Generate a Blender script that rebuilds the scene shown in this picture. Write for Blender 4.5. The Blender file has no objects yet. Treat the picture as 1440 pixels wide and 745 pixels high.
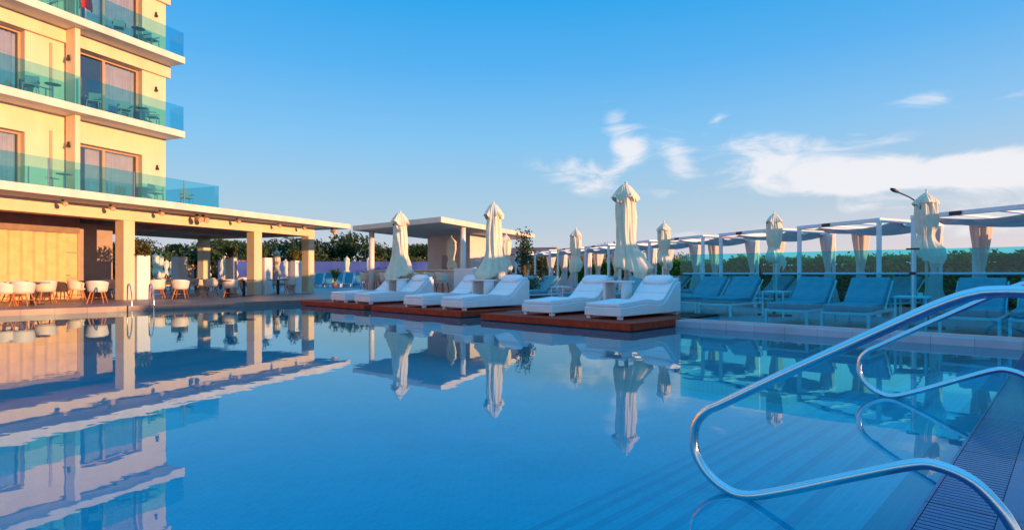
import bpy, bmesh, math, random
from math import sin, cos, pi, radians, sqrt
from mathutils import Vector, Matrix, noise

R = random.Random(7)
S = bpy.context.scene
COL = S.collection

# ------------------------------------------------------------------ frames
F = 826.0                       # focal length in photo pixels (1440 wide)
UX, UY = 0.6925, 0.7214         # pool cross direction
A_UV = math.atan2(UY, UX)
A_W = math.atan2(0.930, 0.366)  # direction of the hotel facade


def W(a, b, z=0.0):
    """pool frame (a across, b along) to world"""
    return Vector((a * UX - b * UY, a * UY + b * UX, z))


def H(s, y, z=0.0):
    """hotel frame (s along facade, y behind the column line) to world"""
    c, k = cos(A_W), sin(A_W)
    return Vector((-15.2 + s * c - y * k, 23.0 + s * k + y * c, z))


def at(px, Y, z=0.0):
    return Vector(((px - 720) / F * Y, Y, z))


# ------------------------------------------------------------------ materials
def mat(name, col, rough=0.6, metal=0.0, var=0.12, vscale=3.0, bump=0.0, bscale=40.0, spec=0.5,
        col2=None, sheen=0.0, transl=0.0):
    m = bpy.data.materials.new(name); m.use_nodes = True
    nt = m.node_tree; N = nt.nodes; L = nt.links
    bs = N['Principled BSDF']
    bs.inputs['Roughness'].default_value = rough
    bs.inputs['Metallic'].default_value = metal
    bs.inputs['Specular IOR Level'].default_value = spec
    tc = N.new('ShaderNodeTexCoord')
    no = N.new('ShaderNodeTexNoise'); no.inputs['Scale'].default_value = vscale
    no.inputs['Detail'].default_value = 6
    L.new(tc.outputs['Object'], no.inputs['Vector'])
    rp = N.new('ShaderNodeValToRGB')
    c2 = col2 if col2 else tuple(c * (1 - var) for c in col)
    c1 = col if col2 else tuple(min(1, c * (1 + var * .6)) for c in col)
    rp.color_ramp.elements[0].position = .32; rp.color_ramp.elements[1].position = .68
    rp.color_ramp.elements[0].color = (*c2, 1); rp.color_ramp.elements[1].color = (*c1, 1)
    L.new(no.outputs['Fac'], rp.inputs['Fac']); L.new(rp.outputs['Color'], bs.inputs['Base Color'])
    if bump:
        n2 = N.new('ShaderNodeTexNoise'); n2.inputs['Scale'].default_value = bscale
        n2.inputs['Detail'].default_value = 4
        L.new(tc.outputs['Object'], n2.inputs['Vector'])
        bp = N.new('ShaderNodeBump'); bp.inputs['Strength'].default_value = bump
        bp.inputs['Distance'].default_value = .02
        L.new(n2.outputs['Fac'], bp.inputs['Height']); L.new(bp.outputs['Normal'], bs.inputs['Normal'])
    if transl:
        out = N['Material Output']
        tr = N.new('ShaderNodeBsdfTranslucent'); L.new(rp.outputs['Color'], tr.inputs['Color'])
        mx = N.new('ShaderNodeMixShader'); mx.inputs[0].default_value = transl
        L.new(bs.outputs[0], mx.inputs[1]); L.new(tr.outputs[0], mx.inputs[2])
        L.new(mx.outputs[0], out.inputs['Surface'])
    return m


def mat_glass(name, tint, ior=1.45, rough=0.0, refl=1.0):
    m = bpy.data.materials.new(name); m.use_nodes = True
    nt = m.node_tree; N = nt.nodes; L = nt.links
    for n in list(N):
        if n.type != 'OUTPUT_MATERIAL': N.remove(n)
    out = [n for n in N if n.type == 'OUTPUT_MATERIAL'][0]
    tr = N.new('ShaderNodeBsdfTransparent'); tr.inputs[0].default_value = (*tint, 1)
    gl = N.new('ShaderNodeBsdfGlossy'); gl.inputs['Roughness'].default_value = rough
    gl.inputs['Color'].default_value = (refl, refl, refl, 1)
    fr = N.new('ShaderNodeFresnel')
    g_ = N.new('ShaderNodeNewGeometry'); mi = N.new('ShaderNodeMix'); mi.data_type = 'FLOAT'
    mi.inputs[2].default_value = ior; mi.inputs[3].default_value = 1 / ior
    L.new(g_.outputs['Backfacing'], mi.inputs[0]); L.new(mi.outputs[0], fr.inputs['IOR'])
    mx = N.new('ShaderNodeMixShader')
    L.new(fr.outputs[0], mx.inputs[0]); L.new(tr.outputs[0], mx.inputs[1]); L.new(gl.outputs[0], mx.inputs[2])
    L.new(mx.outputs[0], out.inputs['Surface'])
    return m


def mat_tiles(name, c1, c2, mortar, sx, sy, rough=.3, msize=.02, bump=.3, spec=.5, rot=A_UV, offset=0.0, var=.25):
    m = mat(name, c1, rough, spec=spec)
    nt = m.node_tree; N = nt.nodes; L = nt.links
    bs = N['Principled BSDF']
    geo = N.new('ShaderNodeNewGeometry')
    mp = N.new('ShaderNodeMapping'); mp.vector_type = 'POINT'
    mp.inputs['Rotation'].default_value = (0, 0, -rot)
    L.new(geo.outputs['Position'], mp.inputs['Vector'])
    br = N.new('ShaderNodeTexBrick'); br.offset = offset
    br.inputs['Color1'].default_value = (*c1, 1); br.inputs['Color2'].default_value = (*c2, 1)
    br.inputs['Mortar'].default_value = (*mortar, 1)
    br.inputs['Scale'].default_value = 1.0
    br.inputs['Brick Width'].default_value = sx; br.inputs['Row Height'].default_value = sy
    br.inputs['Mortar Size'].default_value = msize; br.inputs['Mortar Smooth'].default_value = .1
    L.new(mp.outputs[0], br.inputs['Vector'])
    no = N.new('ShaderNodeTexNoise'); no.inputs['Scale'].default_value = 1.3; no.inputs['Detail'].default_value = 7
    L.new(mp.outputs[0], no.inputs['Vector'])
    mul = N.new('ShaderNodeMix'); mul.data_type = 'RGBA'; mul.blend_type = 'MULTIPLY'
    mul.inputs[0].default_value = 1
    rp = N.new('ShaderNodeValToRGB')
    rp.color_ramp.elements[0].color = (1 - var,) * 3 + (1,); rp.color_ramp.elements[1].color = (1, 1, 1, 1)
    rp.color_ramp.elements[0].position = .3; rp.color_ramp.elements[1].position = .7
    L.new(no.outputs['Fac'], rp.inputs['Fac'])
    L.new(br.outputs['Color'], mul.inputs[6]); L.new(rp.outputs['Color'], mul.inputs[7])
    L.new(mul.outputs[2], bs.inputs['Base Color'])
    if bump:
        bp = N.new('ShaderNodeBump'); bp.inputs['Strength'].default_value = bump
        bp.inputs['Distance'].default_value = .01; bp.invert = True
        L.new(br.outputs['Fac'], bp.inputs['Height']); L.new(bp.outputs['Normal'], bs.inputs['Normal'])
    mr = N.new('ShaderNodeMapRange'); mr.inputs['To Min'].default_value = rough * .6
    mr.inputs['To Max'].default_value = min(1, rough * 1.5)
    L.new(no.outputs['Fac'], mr.inputs[0]); L.new(mr.outputs[0], bs.inputs['Roughness'])
    return m


def mat_leaf(name, c1, c2):
    m = bpy.data.materials.new(name); m.use_nodes = True
    nt = m.node_tree; N = nt.nodes; L = nt.links
    bs = N['Principled BSDF']; bs.inputs['Roughness'].default_value = .55
    bs.inputs['Specular IOR Level'].default_value = .3
    geo = N.new('ShaderNodeNewGeometry')
    no = N.new('ShaderNodeTexNoise'); no.inputs['Scale'].default_value = .9; no.inputs['Detail'].default_value = 3
    L.new(geo.outputs['Position'], no.inputs['Vector'])
    ad = N.new('ShaderNodeMath'); ad.operation = 'ADD'
    ml = N.new('ShaderNodeMath'); ml.operation = 'MULTIPLY_ADD'
    ml.inputs[1].default_value = .5; ml.inputs[2].default_value = -.25
    L.new(geo.outputs['Random Per Island'], ml.inputs[0])
    L.new(ml.outputs[0], ad.inputs[0]); L.new(no.outputs['Fac'], ad.inputs[1])
    rp = N.new('ShaderNodeValToRGB')
    rp.color_ramp.elements[0].position = .3; rp.color_ramp.elements[1].position = .7
    rp.color_ramp.elements[0].color = (*c1, 1); rp.color_ramp.elements[1].color = (*c2, 1)
    L.new(ad.outputs[0], rp.inputs['Fac']); L.new(rp.outputs['Color'], bs.inputs['Base Color'])
    tr = N.new('ShaderNodeBsdfTranslucent'); L.new(rp.outputs['Color'], tr.inputs['Color'])
    mx = N.new('ShaderNodeMixShader'); mx.inputs[0].default_value = .25
    L.new(bs.outputs[0], mx.inputs[1]); L.new(tr.outputs[0], mx.inputs[2])
    L.new(mx.outputs[0], N['Material Output'].inputs['Surface'])
    return m


M = {}
M['stucco'] = mat('cream stucco', (.82, .66, .43), .85, var=.05, vscale=1.2, bump=.25, bscale=60)
def streaks(m, amt=.22):
    nt = m.node_tree; N = nt.nodes; L = nt.links; bs = N['Principled BSDF']
    src = bs.inputs['Base Color'].links[0].from_socket
    geo = N.new('ShaderNodeNewGeometry'); mp = N.new('ShaderNodeMapping'); mp.inputs['Scale'].default_value = (1.3, 1.3, .30)
    L.new(geo.outputs['Position'], mp.inputs['Vector'])
    n = N.new('ShaderNodeTexNoise'); n.inputs['Scale'].default_value = 1.4; n.inputs['Detail'].default_value = 8; n.inputs['Roughness'].default_value = .7
    L.new(mp.outputs[0], n.inputs['Vector'])
    rp = N.new('ShaderNodeValToRGB'); rp.color_ramp.elements[0].position = .34; rp.color_ramp.elements[1].position = .58
    rp.color_ramp.elements[0].color = (1 - amt, 1 - amt * 1.05, 1 - amt * 1.1, 1); rp.color_ramp.elements[1].color = (1, 1, 1, 1)
    L.new(n.outputs['Fac'], rp.inputs['Fac'])
    mu = N.new('ShaderNodeMix'); mu.data_type = 'RGBA'; mu.blend_type = 'MULTIPLY'; mu.inputs[0].default_value = 1
    L.new(src, mu.inputs[6]); L.new(rp.outputs['Color'], mu.inputs[7]); L.new(mu.outputs[2], bs.inputs['Base Color'])


streaks(M['stucco'], .09)
M['slab'] = mat('painted slab', (.82, .73, .58), .75, var=.07, vscale=1.5, bump=.15)
streaks(M['slab'], .12)
M['ceiling'] = mat('pavilion ceiling', (.62, .42, .34), .8, var=.06)
M['frame'] = mat('salmon window frame', (.55, .34, .22), .5, var=.06)
M['gframe'] = mat('bronze frame', (.12, .08, .06), .4)
M['curtain'] = mat('voile curtain', (.86, .82, .76), .9, transl=.2, bump=.1)
M['gold'] = mat('ochre drape', (.84, .54, .27), .85, bump=.15)
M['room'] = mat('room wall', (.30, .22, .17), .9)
M['fgrey'] = mat('taupe furniture', (.40, .38, .34), .6)
M['glass'] = mat_glass('teal glass', (.36, .89, .97), 1.5)
M['glassb'] = mat_glass('balcony glass', (.57, .89, .95), 1.5)
M['pane'] = mat_glass('window pane', (.88, .88, .90), 2.1)
M['metal'] = mat('steel', (.55, .56, .58), .3, 1.0)
M['chrome'] = mat('polished stainless', (.72, .74, .78), .09, 1.0, var=.04, bump=.03, bscale=90)
M['white'] = mat('white paint', (.80, .79, .78), .45, var=.04)
M['whitep'] = mat('white powder coat', (.82, .82, .82), .35, var=.03)
M['leather'] = mat('white vinyl', (.86, .86, .87), .5, var=.04, vscale=4, bump=.12, bscale=25)
M['cushion'] = mat('grey cushion', (.15, .34, .39), .85, var=.12, vscale=6, bump=.2, bscale=80)
M['wood'] = mat('red deck timber', (.42, .045, .016), .65, var=.25, vscale=9, bump=.2, spec=.2)
M['chairwood'] = mat('orange beech', (.50, .17, .05), .5, var=.2, vscale=12)
M['chairwhite'] = mat('cream shell', (.78, .68, .56), .55, var=.05)
M['dark'] = mat('dark metal', (.03, .025, .03), .45)
M['umb'] = mat('cream umbrella cloth', (.90, .82, .62), .85, var=.05, vscale=5, bump=.2, bscale=30, transl=.15)
M['pole'] = mat('pole', (.60, .48, .36), .4)
M['canopy'] = mat('lavender canopy', (.84, .70, .68), .8, var=.06, bump=.1, transl=.5)
M['drape'] = mat('pink white drape', (.86, .80, .76), .85, var=.04, bump=.1, transl=.3)
M['coping'] = mat_tiles('coping stone', (.56, .56, .63), (.53, .53, .60), (.34, .35, .40), .8, .6, .4, .006, .2)
M['terrace'] = mat_tiles('terrace floor', (.15, .23, .28), (.135, .21, .26), (.08, .12, .15), .6, .6, .4, .008)
M['brown'] = mat_tiles('restaurant floor', (.29, .195, .165), (.265, .175, .15), (.16, .11, .09), .8, .8, .42, .008)
M['neardeck'] = mat_tiles('wet stone', (.012, .09, .27), (.010, .075, .23), (.004, .02, .07), 1.25, .62, .16, .012, .6)
M['mosaic'] = mat_tiles('pool mosaic', (.003, .66, .92), (.003, .54, .80), (.01, .72, .94), .12, .06, .35, .007, 0, offset=.5, var=.15)
M['nosing'] = mat('dark step tiles', (.002, .36, .64), .35)
M['ledge'] = mat_tiles('pool ledge', (.002, .15, .40), (.002, .13, .36), (.008, .18, .44), .10, .05, .35, .006, 0, offset=.5)
M['ground'] = mat('dry ground', (.20, .17, .10), .95, var=.35, vscale=.15, bump=.3)
M['sea'] = mat('sea', (.02, .12, .20), .15, var=.2, vscale=.05, bump=.3, bscale=.6)
M['leafd'] = mat_leaf('dark foliage', (.018, .040, .012), (.075, .12, .035))
M['leafh'] = mat_leaf('hedge foliage', (.02, .10, .008), (.12, .36, .03))
M['leafo'] = mat_leaf('autumn foliage', (.10, .05, .015), (.38, .20, .04))
M['leafg'] = mat_leaf('mid foliage', (.02, .05, .02), (.09, .14, .05))
M['leafy'] = mat_leaf('olive foliage', (.05, .05, .012), (.20, .18, .04))
M['bark'] = mat('bark', (.11, .075, .05), .9, var=.3, vscale=8, bump=.5)
M['bluewall'] = mat('violet garden wall', (.06, .12, .42), .8, var=.35, vscale=.5)
M['pinkwall'] = mat('pink render', (.72, .52, .50), .85, var=.08)
M['tile'] = mat('roof tiles', (.32, .14, .09), .85, var=.25, vscale=6)
M['win'] = mat('dark window', (.05, .06, .09), .15)
M['barwall'] = mat('bar wall', (.72, .66, .62), .8, var=.05)
M['turq'] = mat('turquoise panel', (.03, .42, .50), .3)
M['red'] = mat('lifebuoy orange', (.62, .08, .03), .45)
M['redcloth'] = mat('red towel', (.60, .03, .04), .9)
M['tealc'] = mat('teal sling', (.05, .26, .33), .8)
M['black'] = mat('black plastic', (.015, .015, .02), .4)
M['lampw'] = mat('lamp housing', (.62, .42, .28), .5)


# ------------------------------------------------------------------ mesh builder
class MB:
    def __init__(s):
        s.v = []; s.f = []

    def add(s, vs, fs):
        o = len(s.v); s.v += [tuple(p) for p in vs]; s.f += [tuple(i + o for i in f) for f in fs]

    def box(s, x0, y0, z0, x1, y1, z1):
        s.add([(x0, y0, z0), (x1, y0, z0), (x1, y1, z0), (x0, y1, z0), (x0, y0, z1), (x1, y0, z1), (x1, y1, z1), (x0, y1, z1)],
              [(3, 2, 1, 0), (4, 5, 6, 7), (0, 1, 5, 4), (1, 2, 6, 5), (2, 3, 7, 6), (3, 0, 4, 7)])
        return s

    def bar(s, p, q, w, h=None):
        h = h or w
        p = Vector(p); q = Vector(q); d = (q - p).normalized()
        up = Vector((0, 0, 1)) if abs(d.z) < .9 else Vector((1, 0, 0))
        x = d.cross(up).normalized() * w / 2; y = x.cross(d).normalized() * h / 2
        vs = [p - x - y, p + x - y, p + x + y, p - x + y, q - x - y, q + x - y, q + x + y, q - x + y]
        s.add(vs, [(3, 2, 1, 0), (4, 5, 6, 7), (0, 1, 5, 4), (1, 2, 6, 5), (2, 3, 7, 6), (3, 0, 4, 7)])
        return s

    def tube(s, pts, r, n=10, cap=True):
        pts = [Vector(p) for p in pts]; k = len(pts)
        rr = r if isinstance(r, (list, tuple)) else [r] * k
        t0 = (pts[1] - pts[0]).normalized()
        up = Vector((0, 0, 1)) if abs(t0.z) < .9 else Vector((1, 0, 0))
        x = t0.cross(up).normalized(); vs = []
        for i, p in enumerate(pts):
            t = (pts[min(i + 1, k - 1)] - pts[max(i - 1, 0)]).normalized()
            x = (x - t * x.dot(t)).normalized(); y = t.cross(x)
            for j in range(n):
                a = 2 * pi * j / n
                vs.append(p + (x * cos(a) + y * sin(a)) * rr[i])
        fs = []
        for i in range(k - 1):
            for j in range(n):
                fs.append((i * n + j, i * n + (j + 1) % n, (i + 1) * n + (j + 1) % n, (i + 1) * n + j))
        if cap:
            fs.append(tuple(range(n))[::-1]); fs.append(tuple((k - 1) * n + j for j in range(n)))
        s.add(vs, fs); return s

    def cyl(s, x, y, z0, z1, r, n=16, r2=None):
        return s.tube([(x, y, z0), (x, y, z1)], [r, r if r2 is None else r2], n)

    def grid(s, fn, nu, nv, wrap=False):
        vs = [fn(i / nu, j / nv) for i in range(nu + (0 if wrap else 1)) for j in range(nv + 1)]
        fs = []; cnt = nu if wrap else nu
        for i in range(cnt):
            i2 = (i + 1) % nu if wrap else i + 1
            for j in range(nv):
                fs.append((i * (nv + 1) + j, i2 * (nv + 1) + j, i2 * (nv + 1) + j + 1, i * (nv + 1) + j + 1))
        s.add(vs, fs); return s

    def extrude(s, prof, y0, y1):
        n = len(prof)
        s.add([(x, y0, z) for x, z in prof] + [(x, y1, z) for x, z in prof],
              [tuple(range(n)), tuple(range(2 * n - 1, n - 1, -1))] +
              [(i, i + n, (i + 1) % n + n, (i + 1) % n) for i in range(n)])
        return s

    def build(s, name, material, parent=None, smooth=False, bevel=0, loc=None, rotz=0, subsurf=0, solid=0, autos=False):
        me = bpy.data.meshes.new(name); me.from_pydata(s.v, [], s.f)
        bm = bmesh.new(); bm.from_mesh(me); bmesh.ops.recalc_face_normals(bm, faces=bm.faces)
        bm.to_mesh(me); bm.free()
        me.materials.append(material)
        if smooth:
            me.polygons.foreach_set('use_smooth', [True] * len(me.polygons))
        me.update()
        o = bpy.data.objects.new(name, me); COL.objects.link(o)
        if parent: o.parent = parent
        if loc is not None: o.location = loc
        o.rotation_euler.z = rotz
        if solid:
            md = o.modifiers.new('solid', 'SOLIDIFY'); md.thickness = solid; md.offset = 0
        if bevel:
            md = o.modifiers.new('bevel', 'BEVEL'); md.width = bevel; md.segments = 3 if bevel > .03 else 2
            md.limit_method = 'ANGLE'
            if smooth or bevel > .03:
                me.polygons.foreach_set('use_smooth', [True] * len(me.polygons))
                wn = o.modifiers.new('wn', 'WEIGHTED_NORMAL'); wn.keep_sharp = True
        if subsurf:
            md = o.modifiers.new('sub', 'SUBSURF'); md.levels = subsurf; md.render_levels = subsurf
        return o


def tag(o, label=None, cat=None, group=None, kind=None):
    if label: o['label'] = label
    if cat: o['category'] = cat
    if group: o['group'] = group
    if kind: o['kind'] = kind
    return o


def thing(name, label, cat, loc=(0, 0, 0), rotz=0, group=None):
    o = bpy.data.objects.new(name, None); COL.objects.link(o)
    o.location = loc; o.rotation_euler.z = rotz; o.empty_display_size = .2
    return tag(o, label, cat, group)


def copy_tree(o, parent=None):
    c = o.copy(); COL.objects.link(c)
    if parent: c.parent = parent
    for ch in [x for x in list(bpy.data.objects) if x.parent == o]: copy_tree(ch, c)
    return c


def place(proto, first, loc, rotz, label, scale=None):
    o = proto if first else copy_tree(proto)
    o.location = loc; o.rotation_euler.z = rotz; o['label'] = label
    if scale: o.scale = (scale, scale, scale)
    return o


def structure(o): o['kind'] = 'structure'; return o


def rect_ab(mb, a0, b0, a1, b1, z):
    mb.add([W(a0, b0, z), W(a1, b0, z), W(a1, b1, z), W(a0, b1, z)], [(0, 1, 2, 3)])


def box_ab(mb, a0, b0, z0, a1, b1, z1):
    q = [(a0, b0), (a1, b0), (a1, b1), (a0, b1)]
    mb.add([W(a, b, z0) for a, b in q] + [W(a, b, z1) for a, b in q],
           [(3, 2, 1, 0), (4, 5, 6, 7), (0, 1, 5, 4), (1, 2, 6, 5), (2, 3, 7, 6), (3, 0, 4, 7)])


# ------------------------------------------------------------------ ground, pool, water
PA0, PA1, PB0, PB1 = -4.0, 12.25, .575, 22.0
BIG = 1600
m = MB()
for r in ((-BIG, -BIG, BIG, PB0), (-BIG, PB1, BIG, BIG), (-BIG, PB0, PA0, PB1), (PA1, PB0, BIG, PB1)):
    rect_ab(m, *r, -.03)
structure(m.build('ground', M['ground']))
m = MB(); rect_ab(m, 95, -BIG, BIG, 70, .02); structure(m.build('sea', M['sea']))

m = MB(); box_ab(m, PA0 - 8, PB0 - 9, -.25, PA1 + .02, PB0 - .30, .004)
structure(m.build('pool_edge_paving', M['neardeck']))
# overflow grating: slats crossing the channel
m = MB(); box_ab(m, PA0, PB0 - .30, -.25, PA1, PB0, -.012)
structure(m.build('overflow_channel', M['neardeck']))
g = MB(); a = .4
while a < PA1 - .2:
    box_ab(g, a, PB0 - .295, -.0115, a + .040, PB0 - .02, .003); a += .05
box_ab(g, PA0, PB0 - .015, -.25, PA1, PB0, .002)
gr = g.build('overflow_grating', M['neardeck']); tag(gr, 'slatted dark blue overflow grating along the near pool edge', 'grating')

m = MB(); box_ab(m, PA0 - 20, PB1, -.9, PA1, PB1 + 45, .17); structure(m.build('restaurant_paving', M['brown']))
m = MB(); box_ab(m, PA0 - 20, PB0, -.9, PA0, PB1, .16); structure(m.build('side_paving', M['brown']))
m = MB(); box_ab(m, PA1 + .42, PB0 - 20, -.9, PA1 + 30, PB1 + 45, .12)
box_ab(m, PA1 + .0, 6.6, -.9, PA1 + .42, PB1 + 45, .118)
structure(m.build('terrace', M['terrace']))
m = MB(); box_ab(m, PA1, PB0 - 20, -.9, PA1 + .42, 6.6, .15)
structure(m.build('pool_coping', M['coping'], bevel=.02))

# basin with ledge and submerged steps
D = -1.3
m = MB()
rect_ab(m, PA0, PB0, PA1, PB1, D)
for (p, q) in (((PA0, PB0), (PA1, PB0)), ((PA1, PB0), (PA1, PB1)), ((PA1, PB1), (PA0, PB1)), ((PA0, PB1), (PA0, PB0))):
    m.add([W(*p, D), W(*q, D), W(*q, .0), W(*p, .0)], [(0, 1, 2, 3)])
structure(m.build('pool_basin', M['mosaic']))
m = MB(); box_ab(m, PA0 + .01, PB0 + .002, D, PA1 - .01, PB0 + .215, -.10)
structure(m.build('pool_ledge', M['ledge']))
for k in range(7):
    m = MB(); box_ab(m, PA0 + .01, PB0 + .217 + .42 * k, D + .002, PA1 - .02, PB0 + .215 + .42 * (k + 1), -.22 - .165 * k)
    structure(m.build('pool_step', M['mosaic']))
    m = MB(); b_e = PB0 + .215 + .42 * (k + 1); box_ab(m, PA0 + .012, b_e - .07, -.24 - .165 * k, PA1 - .022, b_e + .004, -.217 - .165 * k)
    structure(m.build('pool_step_edge', M['nosing']))
m = MB()
# deep blue lane band below the fence coping
box_ab(m, PA1 - .5, PB0 + .25, D + .004, PA1 - .012, PB1 - .02, -.35)
structure(m.build('pool_bench', M['ledge']))


def water_mat():
    m = bpy.data.materials.new('pool water'); m.use_nodes = True
    nt = m.node_tree; N = nt.nodes; L = nt.links
    for n in list(N):
        if n.type != 'OUTPUT_MATERIAL': N.remove(n)
    out = [n for n in N if n.type == 'OUTPUT_MATERIAL'][0]
    geo = N.new('ShaderNodeNewGeometry')
    n1 = N.new('ShaderNodeTexNoise'); n1.inputs['Scale'].default_value = 1.6; n1.inputs['Detail'].default_value = 3
    n2 = N.new('ShaderNodeTexNoise'); n2.inputs['Scale'].default_value = 9; n2.inputs['Detail'].default_value = 2
    L.new(geo.outputs['Position'], n1.inputs['Vector']); L.new(geo.outputs['Position'], n2.inputs['Vector'])
    ma = N.new('ShaderNodeMath'); ma.operation = 'MULTIPLY_ADD'; ma.inputs[1].default_value = .06
    L.new(n2.outputs['Fac'], ma.inputs[0]); L.new(n1.outputs['Fac'], ma.inputs[2])
    bp = N.new('ShaderNodeBump'); bp.inputs['Strength'].default_value = .13; bp.inputs['Distance'].default_value = .012
    L.new(ma.outputs[0], bp.inputs['Height'])
    tr = N.new('ShaderNodeBsdfTransparent'); tr.inputs[0].default_value = (.20, .97, 1, 1)
    gl = N.new('ShaderNodeBsdfGlossy'); gl.inputs['Roughness'].default_value = 0.0; gl.inputs['Color'].default_value = (.72, .94, .95, 1)
    L.new(bp.outputs[0], gl.inputs['Normal'])
    fr = N.new('ShaderNodeFresnel'); fr.inputs['IOR'].default_value = 1.50
    mx = N.new('ShaderNodeMixShader')
    # part of the light is scattered back by the water body itself
    df = N.new('ShaderNodeBsdfDiffuse'); df.inputs['Color'].default_value = (.0, .64, .88, 1)
    m1 = N.new('ShaderNodeMixShader'); m1.inputs[0].default_value = .22
    L.new(tr.outputs[0], m1.inputs[1]); L.new(df.outputs[0], m1.inputs[2])
    L.new(fr.outputs[0], mx.inputs[0]); L.new(m1.outputs[0], mx.inputs[1]); L.new(gl.outputs[0], mx.inputs[2])
    L.new(mx.outputs[0], out.inputs['Surface'])
    return m


m = MB(); rect_ab(m, PA0 + .003, PB0 + .002, PA1 - .003, PB1 - .003, -.001)
structure(m.build('water', water_mat()))

# ------------------------------------------------------------------ handrails (near stair of the pool)
B1 = Vector((1.25, 3.14, 0)); DR = Vector((.7214, -.6925, 0))


def rail_pt(px, py):
    k = (px - 720) / F
    t = (k * B1.y - B1.x) / (DR.x - k * DR.y)
    Y = B1.y + DR.y * t
    return (t, 1.2 - (py - 385) * Y / F)


def spline(pts, n=6):
    out = []
    P = [Vector(p) for p in pts]; P = [P[0] * 2 - P[1]] + P + [P[-1] * 2 - P[-2]]
    for i in range(1, len(P) - 2):
        for j in range(n):
            t = j / n
            a, b, c, d = P[i - 1], P[i], P[i + 1], P[i + 2]
            out.append(.5 * ((2 * b) + (c - a) * t + (2 * a - 5 * b + 4 * c - d) * t * t + (3 * b - a - 3 * c + d) * t ** 3))
    out.append(P[-2]); return out


shape = [rail_pt(*p) for p in ((1427, 745), (1405, 713), (1367, 676), (1320, 655), (1282, 653), (1194, 670), (1100, 690), (1047, 696),
                               (1017, 684), (993, 662), (978, 635), (976, 610), (981, 591), (996, 576), (1018, 566), (1096, 529),
                               (1194, 485), (1292, 441), (1341, 421.6), (1370, 413.5), (1392, 410.5), (1440, 410.5))]
shape = [(shape[0][0] + .055, -.03), (shape[0][0] + .045, .06)] + shape[0:] + \
        [(1.30, shape[-1][1] - .01), (1.42, shape[-1][1] - .07), (1.50, shape[-1][1] - .20), (1.52, .5), (1.52, -.03)]
rail = thing('pool_handrail', '', 'handrail', B1 + Vector((0, 0, 0)), 0, 'stainless handrails of the pool steps')
pts = spline([(DR.x * t, DR.y * t, z) for t, z in shape], 6)
MB().tube(pts, .0255, 20).build('rail_tube', M['chrome'], rail, smooth=True)
for t in (shape[0][0], 1.52):
    mm = MB(); mm.cyl(DR.x * t, DR.y * t, .005, .02, .06, 24); mm.build('base_flange', M['chrome'], rail, smooth=False)
place(rail, True, B1, 0, 'large curved stainless handrail in the foreground nearest the camera')
place(rail, False, B1 + W(3.54, 0, 0), 0, 'smaller looking curved stainless handrail seen behind the foreground rail')

# ladder rails at the far left edge
lad = thing('ladder_rail', '', 'ladder rail', (0, 0, 0), A_UV, 'pool ladder rails at the restaurant edge')
MB().tube(spline([(0, .25, .0), (0, .24, .35), (0, .2, .62), (0, .1, .70), (0, -.05, .67), (0, -.22, .45), (0, -.30, .1), (0, -.30, -1.0)], 6),
          .022, 12).build('rail_tube', M['chrome'], lad, smooth=True)
MB().cyl(0, .25, .0, .012, .05, 16).build('base_flange', M['chrome'], lad)
pl = Vector((-12.15, 18.75, .17)); pl = W(5.1, 22.0, .17)
place(lad, True, W(5.12, 22.02, .17), A_UV, 'steel pool ladder rail at the far edge, the left one')
place(lad, False, W(5.74, 22.02, .17), A_UV, 'steel pool ladder rail at the far edge, the right one')

# ------------------------------------------------------------------ hotel
hotel = thing('hotel_building', 'multi-storey cream hotel block with glass balconies lit by low sun', 'building', H(0, 0), A_W)
SL, SR = -13.0, 1.97            # tower extent along facade
YW = .23                        # wall plane
FL = (4.06, 7.16, 10.26, 13.36, 16.46)
# slabs
slabs = MB()
for z in FL[1:]:
    slabs.box(SL, -.79, z - .27, SR + .10, 11.5, z)
slabs.build('balcony_slab', M['slab'], hotel, bevel=.012)
# front wall pieces per level and windows
WIN = [(-1.85, .926), (-6.05, -3.28), (-11.9, -9.1)]
wall = MB()
for li in range(4):
    z0, z1 = FL[li] + (.0 if li else .0), FL[li + 1] - .275
    top = 6.04 if li == 0 else FL[li] + 2.34
    edges = [SR] + [e for wn in WIN for e in (wn[1], wn[0])] + [SL]
    for i in range(0, len(edges), 2):
        wall.box(edges[i + 1], YW, z0, edges[i], YW + .36, z1)
    for (a0, a1) in WIN:
        wall.box(a0, YW, top, a1, YW + .36, z1)
wall.box(SR - .3, YW + .365, FL[0], SR, 11.4, FL[4] - .28)
wall.build('wall', M['stucco'], hotel)
bk = MB()
for li in (1, 2, 3):
    bk.box(SL, YW - .13, FL[li] + 2.34, SR + .13, YW - .003, FL[li + 1] - .272)
bk.build('bulkhead', M['stucco'], hotel, bevel=.006)
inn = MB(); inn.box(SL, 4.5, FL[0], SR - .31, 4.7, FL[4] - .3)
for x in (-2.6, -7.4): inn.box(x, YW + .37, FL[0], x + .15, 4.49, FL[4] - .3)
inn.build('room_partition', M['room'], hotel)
# fins
for s0 in (-2.06, -8.0):
    for li in range(4):
        f = MB(); f.box(s0, -.41, FL[li] + .002, s0 + .18, YW - .135, FL[li + 1] - .272)
        f.build('fin_wall', M['stucco'], hotel, bevel=.006)
# grooves / pipe strips
st = MB()
for li in range(4):
    st.box(-2.52, YW - .035, FL[li], -2.44, YW - .002, FL[li + 1] - .9)
st.build('wall_strip', M['frame'], hotel)


def pleats(mb, x0, x1, y, z0, z1, amp=.035, k=14, gather=None):
    n = max(8, int((x1 - x0) * k * 2))

    def fn(u, v):
        x = x0 + (x1 - x0) * u
        return (x, y + amp * sin(u * (x1 - x0) * k * 2.6 + sin(u * 17)) * (.6 + .4 * sin(u * 9)), z0 + (z1 - z0) * v)
    mb.grid(fn, n * 2, 3)


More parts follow.
